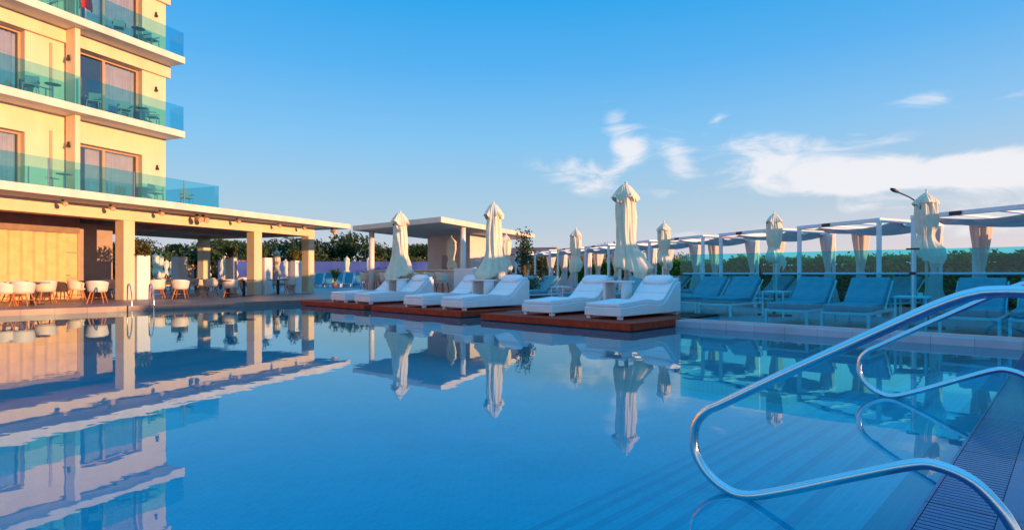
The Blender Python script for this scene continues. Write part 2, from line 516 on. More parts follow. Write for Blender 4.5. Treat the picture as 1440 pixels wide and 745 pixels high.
for li in range(4):
    for wi, (a0, a1) in enumerate(WIN):
        top = 6.04 if li == 0 else FL[li] + 2.34
        z0 = FL[li] + .02; yy = YW + .28
        w = MB()
        w.box(a0, yy - .03, z0, a0 + .07, yy + .04, top); w.box(a1 - .07, yy - .03, z0, a1, yy + .04, top)
        w.box(a0 + .07, yy - .03, top - .08, a1 - .07, yy + .04, top - .001)
        w.box(a0 + .07, yy - .03, z0, a1 - .07, yy + .04, z0 + .07)
        md = (a0 + a1) / 2
        w.box(md - .05, yy - .045, z0 + .07, md + .05, yy + .04, top - .08)
        wf = w.build('window', M['frame'], hotel, bevel=.005)
        gp = MB(); gp.box(a0 + .07, yy, z0 + .07, md - .05, yy + .008, top - .08)
        gp.box(md + .05, yy - .01, z0 + .07, a1 - .07, yy - .002, top - .08)
        gp.build('pane', M['pane'], wf)
        rr = R.random
        cu = MB(); pleats(cu, a0 + .05, a0 + (.35 + .5 * rr()), yy + .16, z0, top)
        pleats(cu, md + .1 - .2 * rr(), a1 - .05, yy + .16, z0, top)
        if li != 1 or wi == 1: pleats(cu, md - (1.0 if wi else .55), md, yy + .2, z0, top)
        cu.build('curtain', M['curtain'], wf, smooth=True)
# reveal trims (warm plaster edge)
# balustrades
BH = {1: 1.02, 2: 1.02, 3: 1.02}
for li in (1, 2, 3):
    z = FL[li]
    for i, (s0, s1) in enumerate(((-1.87, .05), (.06, SR + .06), (-7.8, -5.0), (-4.99, -2.1), (-12.8, -8.1))):
        p = MB(); p.box(s0, -.745, z - .02, s1, -.730, z + BH[li]); p.build('glass_balustrade', M['glassb'], hotel)
    p = MB(); p.box(SR + .045, -.728, z, SR + .06, YW - .2, z + BH[li]); p.build('glass_balustrade', M['glassb'], hotel)
    # frosted divider beside the fin
    for s0 in (-2.03, -7.97):
        p = MB(); p.box(s0, -.72, z + .01, s0 + .016, -.42, z + BH[li]); p.build('balcony_divider', M['glassb'], hotel)
# wall lights
for (s, li) in ((1.50, 0), (1.45, 1), (1.45, 2), (1.45, 3)):
    p = MB(); z = FL[li] + 1.62 - (.15 if li == 0 else 0); p.box(s, YW - .10, z, s + .10, YW - .002, z + .09)
    p.box(s + .02, YW - .08, z + .09, s + .08, YW - .02, z + .20); p.build('wall_lamp', M['dark'], hotel)
for li in range(4):
    p = MB(); z = FL[li] + 1.66; p.box(-2.14, -.16, z, -2.062, -.05, z + .09); p.box(-2.12, -.14, z + .09, -2.07, -.07, z + .2)
    p.build('wall_lamp', M['dark'], hotel)

# pavilion under the hotel
pav = thing('restaurant_pavilion', 'open restaurant pavilion with cream columns and a wide flat roof beside the pool', 'pavilion', H(0, 0), A_W)
p = MB(); p.box(-20, -1.5, 3.78, 12.27, 9.6, 4.055); p.build('roof', M['slab'], pav, bevel=.015)
p = MB(); p.box(-20, 0, 3.30, 11.0, .42, 3.778); p.box(10.55, .421, 3.32, 11.0, 8.9, 3.777); p.box(-20, 8.4, 3.32, 10.549, 8.85, 3.776)
p.build('beam', M['stucco'], pav, bevel=.008)
p = MB(); p.box(-20, .423, 3.50, 10.548, 8.398, 3.77); p.box(-20, 3.9, 3.32, 10.54, 4.2, 3.498); p.box(3.9, .43, 3.36, 4.2, 3.88, 3.497)
p.build('ceiling', M['ceiling'], pav)
for (s0, s1, y0, y1) in ((0, .45, 0, .5), (6.6, 7.1, 0, .5), (10.52, 10.98, .003, .5), (-6.9, -6.4, 0, .5), (10.3, 10.8, 7.7, 8.2),
                         (4.0, 4.4, 7.7, 8.1), (1.7, 2.1, 4.9, 5.3), (-13.5, -13, 0, .5)):
    p = MB(); p.box(s0, y0, .17, s1, y1, 3.298); c = p.build('column', M['stucco'], pav, bevel=.012)
# glazed wall with ochre drapes
YC = 3.1
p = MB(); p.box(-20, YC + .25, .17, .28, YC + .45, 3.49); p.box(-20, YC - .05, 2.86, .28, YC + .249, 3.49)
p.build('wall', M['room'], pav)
p = MB(); p.box(.29, YC + .15, .17, 1.78, YC + .45, 3.32); p.box(.29, YC + .10, .17, 1.78, YC + .15, .27)
p.build('side_wall', mat('taupe wall', (.42, .33, .27), .8, var=.08), pav)
p = MB()
for s in (-16, -13.5, -11, -8.5, -6, -3.4, -1.7, -.35, .22):
    p.box(s, YC - .03, .17, s + .07, YC + .05, 2.858)
p.box(-20, YC - .025, 1.0, .22, YC + .01, 1.04); p.box(-20, YC - .028, 2.05, .22, YC + .01, 2.10); p.box(-20, YC - .035, .172, .22, YC + .01, .27)
wf = p.build('glazing_frame', M['frame'], pav)
p = MB(); pleats(p, -20, -.32, YC - .12, .19, 2.84, .05, 6); p.build('drape', M['gold'], pav, smooth=True)
p = MB(); p.box(-.30, YC + .02, .27, .22, YC + .05, 2.85); dr = p.build('door', M['gold'], pav)
p = MB(); p.box(-.22, YC - .05, 1.12, -.10, YC + .018, 1.15); p.build('handle', M['dark'], dr)
# back glazing bits and low garden rail
p = MB(); p.box(-9, 8.5, .17, -2, 8.6, 3.3); p.build('rear_wall', M['barwall'], pav)
# terrace balustrade on the roof
for (s0, s1) in ((-7, -3.5), (-3.49, -.6), (-.59, 1.5), (1.51, 3.22)):
    p = MB(); p.box(s0, -1.40, 4.06, s1, -1.385, 5.00); p.build('glass_balustrade', M['glassb'], pav)
p = MB(); p.box(3.205, -1.383, 4.06, 3.22, 2.2, 5.00); p.build('glass_balustrade', M['glassb'], pav)
for s in (-3.52, -.62, 1.49):
    p = MB(); p.box(s, -1.43, 4.058, s + .03, -1.402, 5.0); p.build('balustrade_post', M['metal'], pav)

# spot lights beneath the roof edge
sp = thing('spot_lamp', '', 'lamp', (0, 0, 0), A_W, 'spot lamps fixed below the pavilion roof edge')
MB().box(-.03, -.03, -.10, .03, .03, 0).build('bracket', M['dark'], sp)
MB().tube([(0, .05, -.10), (0, -.06, -.13), (0, -.16, -.17)], [.05, .075, .085], 14).build('lamp_head', M['lampw'], sp, smooth=False)
i = 0
for s, lab in ((-2.55, 'small spot lamp below the roof edge above the lit ochre drapes'), (-.9, 'small spot lamp below the roof just left of the first pool-side column'),
               (1.1, 'small spot lamp below the roof edge just right of the first pool-side column'), (2.85, 'left of two close spot lamps below the roof end of the glass corner'),
               (3.15, 'right of two close spot lamps below the roof end of the glass corner'), (5.0, 'spot lamp below the roof between the first two columns'),
               (7.6, 'spot lamp below the roof just past the second column'), (9.4, 'spot lamp below the roof before the last column'),
               (11.4, 'round spot lamp hanging under the far tip of the pavilion roof')):
    place(sp, i == 0, H(s, -.55 if s < 11 else -.9, 3.78), A_W, lab, 1.5 if s in (3.15, 11.4, 2.85) else 1.0); i += 1

# ------------------------------------------------------------------ balcony furniture
bc = thing('balcony_chair', '', 'chair', (0, 0, 0), A_W, 'armchairs on the hotel balconies')
m = MB()
for x, y in ((-.22, -.22), (.22, -.22), (.22, .22), (-.22, .22)): m.bar((x, y, 0), (x * .9, y * .9, .42), .03)
m.bar((-.24, -.22, .6), (-.24, .22, .6), .035); m.bar((.24, -.22, .6), (.24, .22, .6), .035)
m.build('frame', M['fgrey'], bc)
MB().box(-.23, -.23, .40, .23, .22, .45).build('seat', M['fgrey'], bc, bevel=.01)
MB().add([(-.23, .20, .45), (.23, .20, .45), (.23, .30, .86), (-.23, .30, .86), (-.23, .23, .45), (.23, .23, .45), (.23, .33, .86), (-.23, .33, .86)],
         [(0, 1, 2, 3), (7, 6, 5, 4), (0, 4, 5, 1), (1, 5, 6, 2), (2, 6, 7, 3), (3, 7, 4, 0)])
b_ = MB(); b_.box(-.23, .21, .45, .23, .25, .86); b_.build('backrest', M['fgrey'], bc, bevel=.01)
spots = [(-3.4, -.3, 1, 'white balcony chair left of the fin on the middle balcony row'), (-1.35, -.32, 1, 'white balcony chair just right of the fin on the middle balcony row'),
         (-.2, -.35, 1, 'white balcony chair at the sliding door on the middle balcony row'), (.95, -.35, 1, 'white balcony chair nearest the glass corner of the middle balcony row'),
         (-.4, -.3, 2, 'white balcony chair behind the top balcony glass by the dark curtain'), (.9, -.35, 2, 'white balcony chair near the glass corner of the top balcony'),
         (.9, -.6, 0, 'white armchair behind the roof terrace glass beside the wall lamp'), (2.4, -.5, 0, 'cream chair alone at the blue glass corner of the roof terrace')]
for i, (s, y, li, lab) in enumerate(spots):
    place(bc, i == 0, H(s, y, FL[li]), A_W + R.uniform(-1, 1), lab, .86)
bt = thing('balcony_table', '', 'table', (0, 0, 0), 0, 'small round tables on the hotel balconies')
MB().cyl(0, 0, .68, .70, .28, 20).build('table_top', M['fgrey'], bt)
m = MB(); m.cyl(0, 0, .02, .68, .025, 8); m.cyl(0, 0, 0, .02, .18, 16); m.build('stem', M['metal'], bt)
for i, (s, y, li, lab) in enumerate(((-2.75, -.35, 1, 'small white table left of the fin on the middle balcony row'), (.4, -.4, 1, 'small white table between chairs on the middle balcony row'),
                                     (.3, -.4, 2, 'small table on the top balcony before the door'), (-2.6, -.7, 0, 'small table beside the fin on the roof terrace'))):
    place(bt, i == 0, H(s, y, FL[li]), 0, lab, .85)
m = MB()
m.grid(lambda u, v: (-.2 + .4 * u + .02 * sin(v * 5), .03 * sin(u * 14), .45 + .48 * v + .05 * sin(u * 4) * (1 - v)), 16, 10)
tw = m.build('towel', M['redcloth'], None, smooth=True, loc=H(-1.75, -.55, FL[2]), rotz=A_W, solid=.02)
tag(tw, 'bright red towel hung on the top balcony beside the fin', 'towel')
m = MB()
for k in range(5):
    m.bar((-.5 + .25 * k, 0, .9), (-.5 + .25 * k, .0, .3), .012)
m.bar((-.55, -.2, 0), (.5, .2, .92), .02); m.bar((-.55, .2, 0), (.5, -.2, .92), .02); m.bar((-.55, 0, .9), (.5, 0, .9), .02)
dr = m.build('drying_rack', M['metal'], None, loc=H(-2.6, -.25, FL[2]), rotz=A_W)
tag(dr, 'folding metal drying rack behind the top balcony glass', 'drying rack')

# ------------------------------------------------------------------ foliage helper
def leaves(mb, c, rad, n, size, seed=1, shape=1.5, lump=.35, flat=0.0):
    rr = random.Random(seed)
    cx, cy, cz = c
    for _ in range(n):
        while True:
            d = Vector((rr.gauss(0, 1), rr.gauss(0, 1), rr.gauss(0, 1)))
            if d.length > .1: break
        d.normalize()
        k = 1 + lump * noise.noise(d * shape + Vector((seed * 3.1, seed, 0))) * 2
        q = rr.random() ** .33 * k
        p = Vector((cx + d.x * rad[0] * q, cy + d.y * rad[1] * q, cz + d.z * rad[2] * q))
        a = Vector((rr.gauss(0, 1), rr.gauss(0, 1), rr.gauss(0, 1) * (1 - flat))).normalized()
        b = a.orthogonal().normalized()
        c2 = a.cross(b); s = size * rr.uniform(.5, 1.3); e = s * rr.uniform(.35, .6)
        mb.add([p - b * s, p - c2 * e, p + b * s, p + c2 * e], [(0, 1, 2, 3)])


def tree(name, label, cat, loc, h, rw, leafm, seed, group, n=1500, size=.28, blobs=6, lean=0, crown0=.3):
    t = thing(name, label, cat, loc, R.uniform(0, 6), group)
    rr = random.Random(seed)
    tm = MB(); tm.tube(spline([(0, 0, 0), (.1, .05, h * .25), (-.05, .1, h * .5), (.05, 0, h * .8)], 3), [.16 * h / 7 * (1 - i / 11) + .02 for i in range(10)], 8)
    cr = MB()
    for k in range(blobs):
        a = rr.uniform(0, 6.28); q = rr.uniform(.1, .62) * rw
        z = h * rr.uniform(crown0 + .12, .86)
        c = (cos(a) * q, sin(a) * q, z)
        tm.tube([(0, 0, h * .3), (c[0] * .5, c[1] * .5, (z + h * .3) / 2), c], [.07, .05, .02], 6)
        s = rr.uniform(.38, .62)
        leaves(cr, c, (rw * s, rw * s, h * .15 * rr.uniform(.8, 1.4)), n // blobs, size, seed * 31 + k)
    tm.build('trunk', M['bark'], t); cr.build('crown', leafm, t)
    return t


# ------------------------------------------------------------------ planters of the restaurant
def planter(loc, w, d, h, label, kind, rotz=A_W):
    t = thing('planter', label, 'planter', loc, rotz, 'tall planters around the restaurant')
    m = MB(); m.box(-w / 2, -d / 2, 0, w / 2, d / 2, h); m.build('box', M['white'], t, bevel=.01)
    c = MB()
    if kind == 'bush': leaves(c, (0, 0, h + .22), (w * .75, d * .75, .38), 500, .07, int(h * 97))
    else:
        for k in range(26):
            a = k * 2.4; l = R.uniform(.35, .7); e = R.uniform(.2, 1.2)
            p0 = Vector((0, 0, h)); dx = Vector((cos(a), sin(a), 0))
            p1 = p0 + dx * l * .5 * cos(e) + Vector((0, 0, l * sin(e))); p2 = p0 + dx * l * cos(e) * 1.1 + Vector((0, 0, l * sin(e) * .9))
            s = Vector((-dx.y, dx.x, 0)) * .025
            c.add([p0 - s, p1 - s * 1.3, p2, p1 + s * 1.3, p0 + s], [(0, 1, 3, 4), (1, 2, 3)])
    c.build('plant', M['leafg' if kind == 'palm' else 'leafy'], t)
    return t


planter(H(.78, .18, .17), .55, .5, 1.78, 'tall white planter with olive bush right of the first column', 'bush')
planter(H(7.45, .15, .17), .5, .5, 1.85, 'tall white planter with spiky plant right of the second column', 'palm')
planter(H(9.6, .15, .17), .5, .5, 1.75, 'white planter with round bush left of the last column', 'bush')
planter(H(8.6, 7.6, .17), .6, .6, 2.0, 'sunlit planter left of the rear column', 'palm')
planter(H(7.6, 2.6, .17), .4, .4, 1.9, 'sunlit planter with dark plant behind the second column', 'bush')

# ------------------------------------------------------------------ restaurant chairs and tables
ch = thing('tub_chair', '', 'chair', (0, 0, 0), 0, 'cream tub chairs of the restaurant')


def shell(u, v):
    a = -2.25 + 4.5 * u
    top = .80 - .13 * abs(2 * u - 1) ** 2
    r = .27 + .05 * v
    return (r * sin(a), r * cos(a) * .95, .42 + (top - .42) * v)


MB().grid(shell, 26, 5).build('backrest', M['chairwhite'], ch, smooth=True, solid=.035)
m = MB(); m.cyl(0, 0, .40, .47, .27, 24); m.build('seat', M['chairwhite'], ch, bevel=.015)
for x, y in ((-1, -1), (1, -1), (1, 1), (-1, 1)):
    MB().tube([(x * .15, y * .15, .42), (x * .25, y * .25, 0)], [.026, .018], 8).build('leg', M['chairwood'], ch)
m = MB(); m.bar((-.2, -.2, .2), (.2, .2, .2), .02); m.bar((-.2, .2, .2), (.2, -.2, .2), .022); m.build('stretcher', M['chairwood'], ch)
tb = thing('dining_table', '', 'table', (0, 0, 0), A_W, 'square restaurant tables on black pedestals')
MB().box(-.36, -.36, .72, .36, .36, .75).build('table_top', M['dark'], tb, bevel=.006)
MB().box(-.045, -.045, .02, .045, .045, .72).build('pedestal', M['black'], tb)
MB().box(-.25, -.25, 0, .25, .25, .02).build('base', M['black'], tb)


def fl(px, py, z=.17):
    Y = (1.2 - z) * F / (py - 385); return Vector(((px - 720) / F * Y, Y, z))


chairs = [(8, 431, 2.4, 'tub chair at the left picture border in full sun'), (32, 430.5, 3.4, 'sunlit tub chair, its back turned, second from the left border'),
          (64, 426, 4.1, 'sunlit tub chair in front of the drapes, next to the door handle'), (24, 424, .4, 'tub chair behind the leftmost table near the drapes'),
          (108, 422, 2.0, 'tub chair with grey seat beside the taupe wall'), (137, 426.5, 3.5, 'large tub chair standing alone left of the first column'),
          (152, 419, .8, 'shaded tub chair just left of the first column'),
          (221, 420, 3.9, 'tub chair right behind the first tall planter'), (254, 420, 3.4, 'tub chair facing away behind the table nearest the ladder'),
          (236, 413, .9, 'dark shaded chair left of the rear column'), (270, 413, .2, 'shaded tub chair in front of the sunlit rear column'),
          (284, 412, 1.9, 'shaded tub chair just right of the rear column'), (296, 416, 3.2, 'tub chair with wide back between the rear column and the two tables'),
          (324, 418, 3.5, 'tub chair in front of the middle table'), (334, 411, .5, 'shaded tub chair left of the second column'), (309, 410, 5.5, 'small looking tub chair behind the middle table'),
          (408, 412, 3.3, 'tub chair in the end bay between second and last column'), (397, 407.5, .7, 'rear tub chair in the end bay')]
chairs += [(247, 408.5, 1.2, 'half hidden chair behind the table nearest the ladder'), (259, 407, 4.4, 'rear chair just left of the sunlit rear column'), (301, 407.5, 2.6, 'rear chair right of the rear column, by the parasols'),
           (318, 406, .9, 'rear chair under the tallest garden parasol'), (341, 406.5, 3.9, 'rear chair at the left side of the second column'), (383, 409.5, 5.6, 'chair just right of the second tall planter'),
           (416, 408.5, 2.0, 'chair left of the last column near the round bush'), (206, 411, 5.0, 'chair half hidden by the first tall planter'), (228, 405.5, 2.8, 'small looking rear chair right of the first tall planter')]
for i, (px, py, rz, lab) in enumerate(chairs):
    place(ch, i == 0, fl(px, py), rz + pi * 0, lab)
for i, (px, py, lab) in enumerate(((45, 428, 'dining table between the sunlit chairs by the drapes'), (125, 419.5, 'dining table in front of the taupe wall'),
                                   (247, 419.5, 'black pedestal table behind the right ladder rail'), (321, 418, 'black pedestal table in the middle bay before its chair'),
                                   (343, 416.5, 'black pedestal table close to the second column'), (391, 414, 'black pedestal table in the end bay'), (275, 409, 'dark table behind the chairs at the rear column'), (310, 407.5, 'dark rear table in the middle bay'), (232, 409, 'dark table right of the first tall planter'))):
    place(tb, i == 0, fl(px, py), A_W, lab)

# ------------------------------------------------------------------ umbrellas
def umb_mesh(kind, seed):
    rr = random.Random(seed); ph = rr.uniform(0, 6)
    if kind == 'big':      # 0 = lower hem, 1 = top of the cloth
        prof = [(0, .74), (.05, .80), (.12, .78), (.22, .72), (.30, .67), (.38, .64), (.50, .67), (.64, .70), (.78, .68), (.855, .64), (.86, .90), (.885, .78), (.93, .60), (.97, .42), (.99, .30), (1, .16)]
    else:
        prof = [(0, .60), (.08, .78), (.17, .80), (.29, .60), (.36, .58), (.48, .76), (.62, .86), (.76, .86), (.845, .82), (.85, .92), (.90, .72), (.95, .46), (1, .12)]

    def rad(v):
        for i in range(len(prof) - 1):
            if prof[i][0] <= v <= prof[i + 1][0]:
                t = (v - prof[i][0]) / (prof[i + 1][0] - prof[i][0]); return prof[i][1] + (prof[i + 1][1] - prof[i][1]) * t
        return prof[-1][1]
    lv = sorted(set([p[0] for p in prof] + [i / 36 for i in range(37)]))
    n = 96; vs = []; fs = []
    wob = [(rr.uniform(-1, 1), rr.uniform(0, 6)) for _ in range(8)]
    hem = [rr.uniform(-.03, .075) for _ in range(8)]
    swing = (1.15 if seed == 3 else .55) if kind == 'big' else .7; taper = {3: .10, 11: .70, 20: .55}.get(seed, rr.uniform(-.05, .22))
    lean = rr.uniform(-.15, .15)
    for v in lv:
        r = rad(v); cap = v > .8575 if kind == 'big' else v > .8475
        low = max(0, .36 - v) / .36
        tw = (.9 * v + ph) if not cap else ph
        r *= 1 + taper * (.62 - v) * (0 if cap else 1)
        cx = lean * (.7 - v) * .5 + .05 * sin(v * 4 + ph) + .03 * sin(v * 9 + ph); cy = .04 * cos(v * 5 + ph)
        for j in range(n):
            a = 2 * pi * j / n
            # eight ribs with deep, sharp folds between them
            u = (a + tw * .35 + .16 * sin(v * 7 + 2 * a + ph)) / (2 * pi) * 8
            k = int(u) % 8; fr_ = abs((u % 1) * 2 - 1)
            fold = fr_ ** .8
            depth = (.13 if cap else .30 + .10 * wob[k][0]) * (1 - .15 * low)
            q = r * (1 - depth * .5 + depth * (fold - .1)) * (1 + .05 * cos(21 * a + v * 4) + .05 * wob[k][0] * sin(v * 6 + wob[k][1]))
            sw = swing * min(1, low * 1.12) ** 1.3 * max(0, cos(a)) ** 1.5 * (.75 + .25 * min(1, v / .06)) + .18 * sin(low * 3.1) * max(0, cos(a - 3.4))
            q *= 1 + sw
            if cap: q *= 1 + .20 * cos(4 * a + ph + pi) * (1 - v) / .14
            z = v
            if v < .14: z = v + hem[k] * (1 - v / .14) * 1.4 - .07 * max(0, cos(a)) * (1 - v / .14)
            if cap and v < .89: z = v - .036 * (1 + cos(4 * a + ph) + .3 * cos(9 * a)) * (.89 - v) / .03
            vs.append((q * cos(a) + cx, q * sin(a) * .9 + cy, z))
    L_ = len(lv)
    for k in range(L_ - 1):
        for j in range(n):
            fs.append((k * n + j, k * n + (j + 1) % n, (k + 1) * n + (j + 1) % n, (k + 1) * n + j))
    fs.append(tuple((L_ - 1) * n + j for j in range(n)))
    return vs, fs


UG = 'folded cream parasols on the terrace'


def umbrella(loc, top, hem, r, kind, seed, rotz, label, pole_r=.04, small=False, group=UG, cap=True):
    """top/hem: world heights; loc.z is the foot"""
    t = thing('folded_parasol', label, 'parasol', loc, rotz, group)
    h0 = loc.z
    vs, fs = umb_mesh(kind, seed)
    m = MB(); m.add([(x * r, y * r, hem - h0 + z * (top - hem)) for x, y, z in vs], fs)
    m.build('canopy', M['umb'], t, smooth=True)
    if not small:
        m = MB(); tz = hem - h0 + (.40 if kind == 'big' else .28) * (top - hem)
        vs2 = []
    m = MB(); m.cyl(0, 0, 0, top - h0 - .05, pole_r, 12); m.build('pole', M['pole'], t, smooth=True)
    m = MB(); m.cyl(0, 0, top - h0 - .06, top - h0 + .05, pole_r * .9, 10, pole_r * .5); m.cyl(0, 0, top - h0 + .05, top - h0 + .08, pole_r * 1.1, 10, pole_r * .4)
    m.build('finial', M['whitep'], t)
    if not small:
        m = MB(); m.box(-.3, -.3, 0, .3, .3, .05); m.cyl(0, 0, .05, .35, pole_r * 1.5, 12); m.build('base', M['dark'], t, bevel=.01)
    return t


umbrella(W(13.75, 8.87, .175), 3.64, 1.20, .37, 'big', 3, -.25, 'largest folded parasol, between the two daybeds of the nearest deck', .055)
umbrella(W(13.7, 14.0, .175), 3.52, 1.05, .36, 'big', 11, pi + .5, 'tall folded parasol behind the daybeds of the middle deck', .055)
umbrella(W(13.3, 18.7, .175), 3.54, 1.0, .38, 'big', 20, pi + .2, 'tall folded parasol behind the daybeds of the farthest deck', .055)
for (px, Y, tp, hm, r, lab, rz) in ((1303, 11.75, 2.82, 1.50, .215, 'folded parasol at the right, in front of the street lamp arm', -.6), (1089, 15.2, 2.76, 1.42, .215, 'folded parasol behind the glass fence between the second and third cabana', .2),
                                (934, 18.7, 2.82, 1.40, .215, 'folded parasol just left of the glass fence end', -.3), (810, 21.3, 2.82, 1.33, .23, 'folded parasol between middle and nearest deck', 2.2),
                                (712, 24.8, 2.85, 1.35, .235, 'folded parasol behind the tallest middle deck parasol, beside the lifebuoy', .5), (635, 26.7, 2.86, 1.35, .235, 'folded parasol in front of the bar counter', -.5)):
    umbrella(at(px, Y, .12), tp, hm, r, 'small', int(px), rz, lab, .028)
for i, (px, Y, tp, lab) in enumerate(((488, 50, 2.65, 'far white parasol on the lawn right of the pavilion, left of a pair'), (519, 50, 2.65, 'far white parasol on the lawn, right one of a pair near the bar column'),
                                      (389, 36.5, 2.7, 'white parasol seen through the end bay beside the spiky planter'), (402, 55, 2.55, 'small far white parasol seen through the end bay'),
                                      (329, 37.5, 2.7, 'tallest white parasol seen through the middle bay'), (318, 43, 2.65, 'white parasol left of the tallest one in the middle bay'),
                                      (313, 55, 2.6, 'small pale parasol, leftmost of three in the middle bay'), (219, 43, 2.7, 'white parasol right of the first planter'),
                                      (226, 45, 2.65, 'second white parasol right of the first planter'), (234, 60, 2.6, 'pale far parasol before the pink house'),
                                      (241, 62, 2.55, 'pale far parasol left of the sunlit planter'), (293, 55, 2.1, 'short shaded parasol in the middle bay before the pink house'))):
    umbrella(at(px, Y, .02), tp, 1.05, .235, 'small', 40 + i, R.uniform(-.7, .7), lab, .03, True, 'far white parasols in the garden')

# ------------------------------------------------------------------ timber decks and daybeds
for k, (b0, b1, a0, lab) in enumerate(((6.62, 11.12, 10.45, 'nearest dark red timber deck reaching over the water'), (12.05, 16.45, 10.58, 'middle dark red timber deck over the water'),
                                       (16.98, 21.45, 10.66, 'farthest dark red timber deck beside the restaurant paving'))):
    t = thing('timber_deck', lab, 'deck', W(a0, b0, 0), A_UV, 'timber decks over the pool')
    w = b1 - b0; d = 14.45 - a0
    m = MB(); x = 0
    n = int(d / .145)
    for i in range(n):
        m.box(i * .145 + .02, .02, .135, i * .145 + .158, w - .02, .172)
    m.build('boards', M['wood'], t, bevel=.004)
    m = MB(); m.box(-.03, 0, .02, .018, w, .175); m.box(.0185, -.03, .02, d, .018, .174); m.box(.0185, w - .018, .02, d, w + .03, .174)
    m.build('fascia', M['wood'], t, bevel=.004)
    m = MB(); m.box(.15, .15, -.04, d, w - .15, .132)
    m.build('substructure', M['black'], t)

db = thing('daybed', '', 'daybed', (0, 0, 0), A_UV, 'white curved daybeds on the timber decks')
top = [(0, .30), (.5, .315), (.95, .345), (1.2, .355), (1.5, .33), (1.72, .315), (1.92, .35), (2.1, .46), (2.28, .62), (2.45, .76), (2.6, .84), (2.72, .87)]
tp = [(p.x, p.y) for p in spline([(x, z, 0) for x, z in top], 3)]
sh = [(0, .07)] + [(x, z - .035) for x, z in tp] + [(2.75, .82), (2.75, .07)]
m = MB(); m.extrude(sh, 0, 1.0); m.build('shell', M['leather'], db, bevel=.025)


def off(pts, d):
    o = []
    for i, (x, z) in enumerate(pts):
        x0, z0 = pts[max(0, i - 1)]; x1, z1 = pts[min(len(pts) - 1, i + 1)]
        l = math.hypot(x1 - x0, z1 - z0); o.append((x - (z1 - z0) / l * d, z + (x1 - x0) / l * d))
    return o


lo = off(tp, -.03); hi = off(tp, .055)
lo = [(max(x, .02), z) for x, z in lo]; hi = [(x + .02 if i == 0 else x, z) for i, (x, z) in enumerate(hi)]
m = MB(); m.extrude(lo[:] + hi[::-1], .035, .965); mt_ = m.build('mattress', M['leather'], db, bevel=.022)
m = MB()
for yy in (.045, .955):
    m.tube([(x, yy, z + .002) for x, z in hi], .009, 6)
m.build('piping', M['whitep'], mt_, smooth=True)
m = MB()
for q_ in (8, 15, 22):
    x, z = hi[q_]; m.tube([(x, .05, z - .002), (x, .95, z - .002)], .006, 6)
m.build('seam', M['canopy'], mt_, smooth=True)
m = MB()


def pillow(cx, cz, ang, l, w, t):
    def fn(u, v):
        a = 2 * pi * u; ee = v * 2 - 1
        q = max(0, 1 - abs(ee) ** 6) ** .5
        x = w / 2 * cos(a) * (abs(cos(a)) ** -.35 if abs(cos(a)) > .01 else 1) * q; z = t / 2 * sin(a) * (.25 + .75 * q)
        return (cx + x * cos(ang) - z * sin(ang), .5 + ee * l / 2, cz + x * sin(ang) + z * cos(ang))
    m.grid(fn, 20, 16, wrap=True)


pillow(2.47, .875, .62, .86, .34, .15)
m.build('pillow', M['leather'], db, smooth=True)
for x, y in ((.1, .08), (.1, .92), (2.6, .08), (2.6, .92)):
    MB().box(x - .05, y - .05, 0, x + .05, y + .05, .068).build('foot', M['whitep'], db)
for i, (a, b, lab) in enumerate(((11.05, 7.27, 'white curved daybed nearest the glass fence, right one on the nearest deck'), (10.95, 9.17, 'white curved daybed left of the largest parasol on the nearest deck'),
                                 (10.9, 12.34, 'right white daybed on the middle timber deck'), (10.92, 14.2, 'left white daybed on the middle timber deck'),
                                 (10.98, 17.2, 'right white daybed on the farthest timber deck'), (11.0, 18.85, 'leftmost white daybed, on the farthest timber deck'))):
    place(db, i == 0, W(a, b, .176), A_UV, lab)
# daybed side tables
t3 = thing('side_table', '', 'table', (0, 0, 0), A_UV, 'white side tables between the daybeds')
MB().box(-.28, -.36, .80, .28, .36, .845).build('table_top', M['whitep'], t3, bevel=.006)
MB().box(-.2, -.32, 0, .2, -.24, .80).build('leg', M['whitep'], t3, bevel=.004)
MB().box(-.2, .24, 0, .2, .32, .80).build('leg', M['whitep'], t3, bevel=.004)
for i, (a, b, lab) in enumerate(((13.1, 8.72, 'white side table under the largest parasol'), (13.0, 13.78, 'white side table between the middle deck daybeds'), (13.0, 18.5, 'white side table between the farthest deck daybeds'))):
    place(t3, i == 0, W(a, b, .176), A_UV, lab)

# ------------------------------------------------------------------ glass fence
fence = thing('glass_fence', 'teal glass fence with slim rail along the right side of the pool', 'fence', W(12.52, 0, .15), A_UV)
edges = [6.62, 4.80, 2.10, -.6, -3.3, -6.0]
for i in range(5):
    b1, b0 = edges[i], edges[i + 1]
    m = MB(); m.box(0, b0 + .012, -.01, .016, b1 - .012, 1.49); m.build('glass_panel', M['glass'], fence)
    m = MB(); m.tube([(.06, b0 + .05, 1.055), (.06, b1 - .05, 1.055)], .021, 10)
    for q in (b0 + .3, b1 - .3): m.tube([(.06, q, 1.055), (.014, q, 1.055)], .012, 8)
    m.build('rail', M['whitep'], fence, smooth=True)
m = MB(); m.box(-.012, 2.0, 1.48, .028, 2.2, 1.51); m.build('clamp', M['dark'], fence)
m = MB(); m.box(-.012, 2.06, 1.03, .085, 2.15, 1.085); m.build('clamp', M['dark'], fence)
m = MB(); m.box(-.022, -6, -.005, .038, 6.62, .03); m.build('channel', M['metal'], fence)

# ------------------------------------------------------------------ cabanas
TZ = .12
Nn = (17.0, 3.56); st_ = (1.5, 3.06)
dL = (1.3, 2.3); dR = (2.75, -.88)


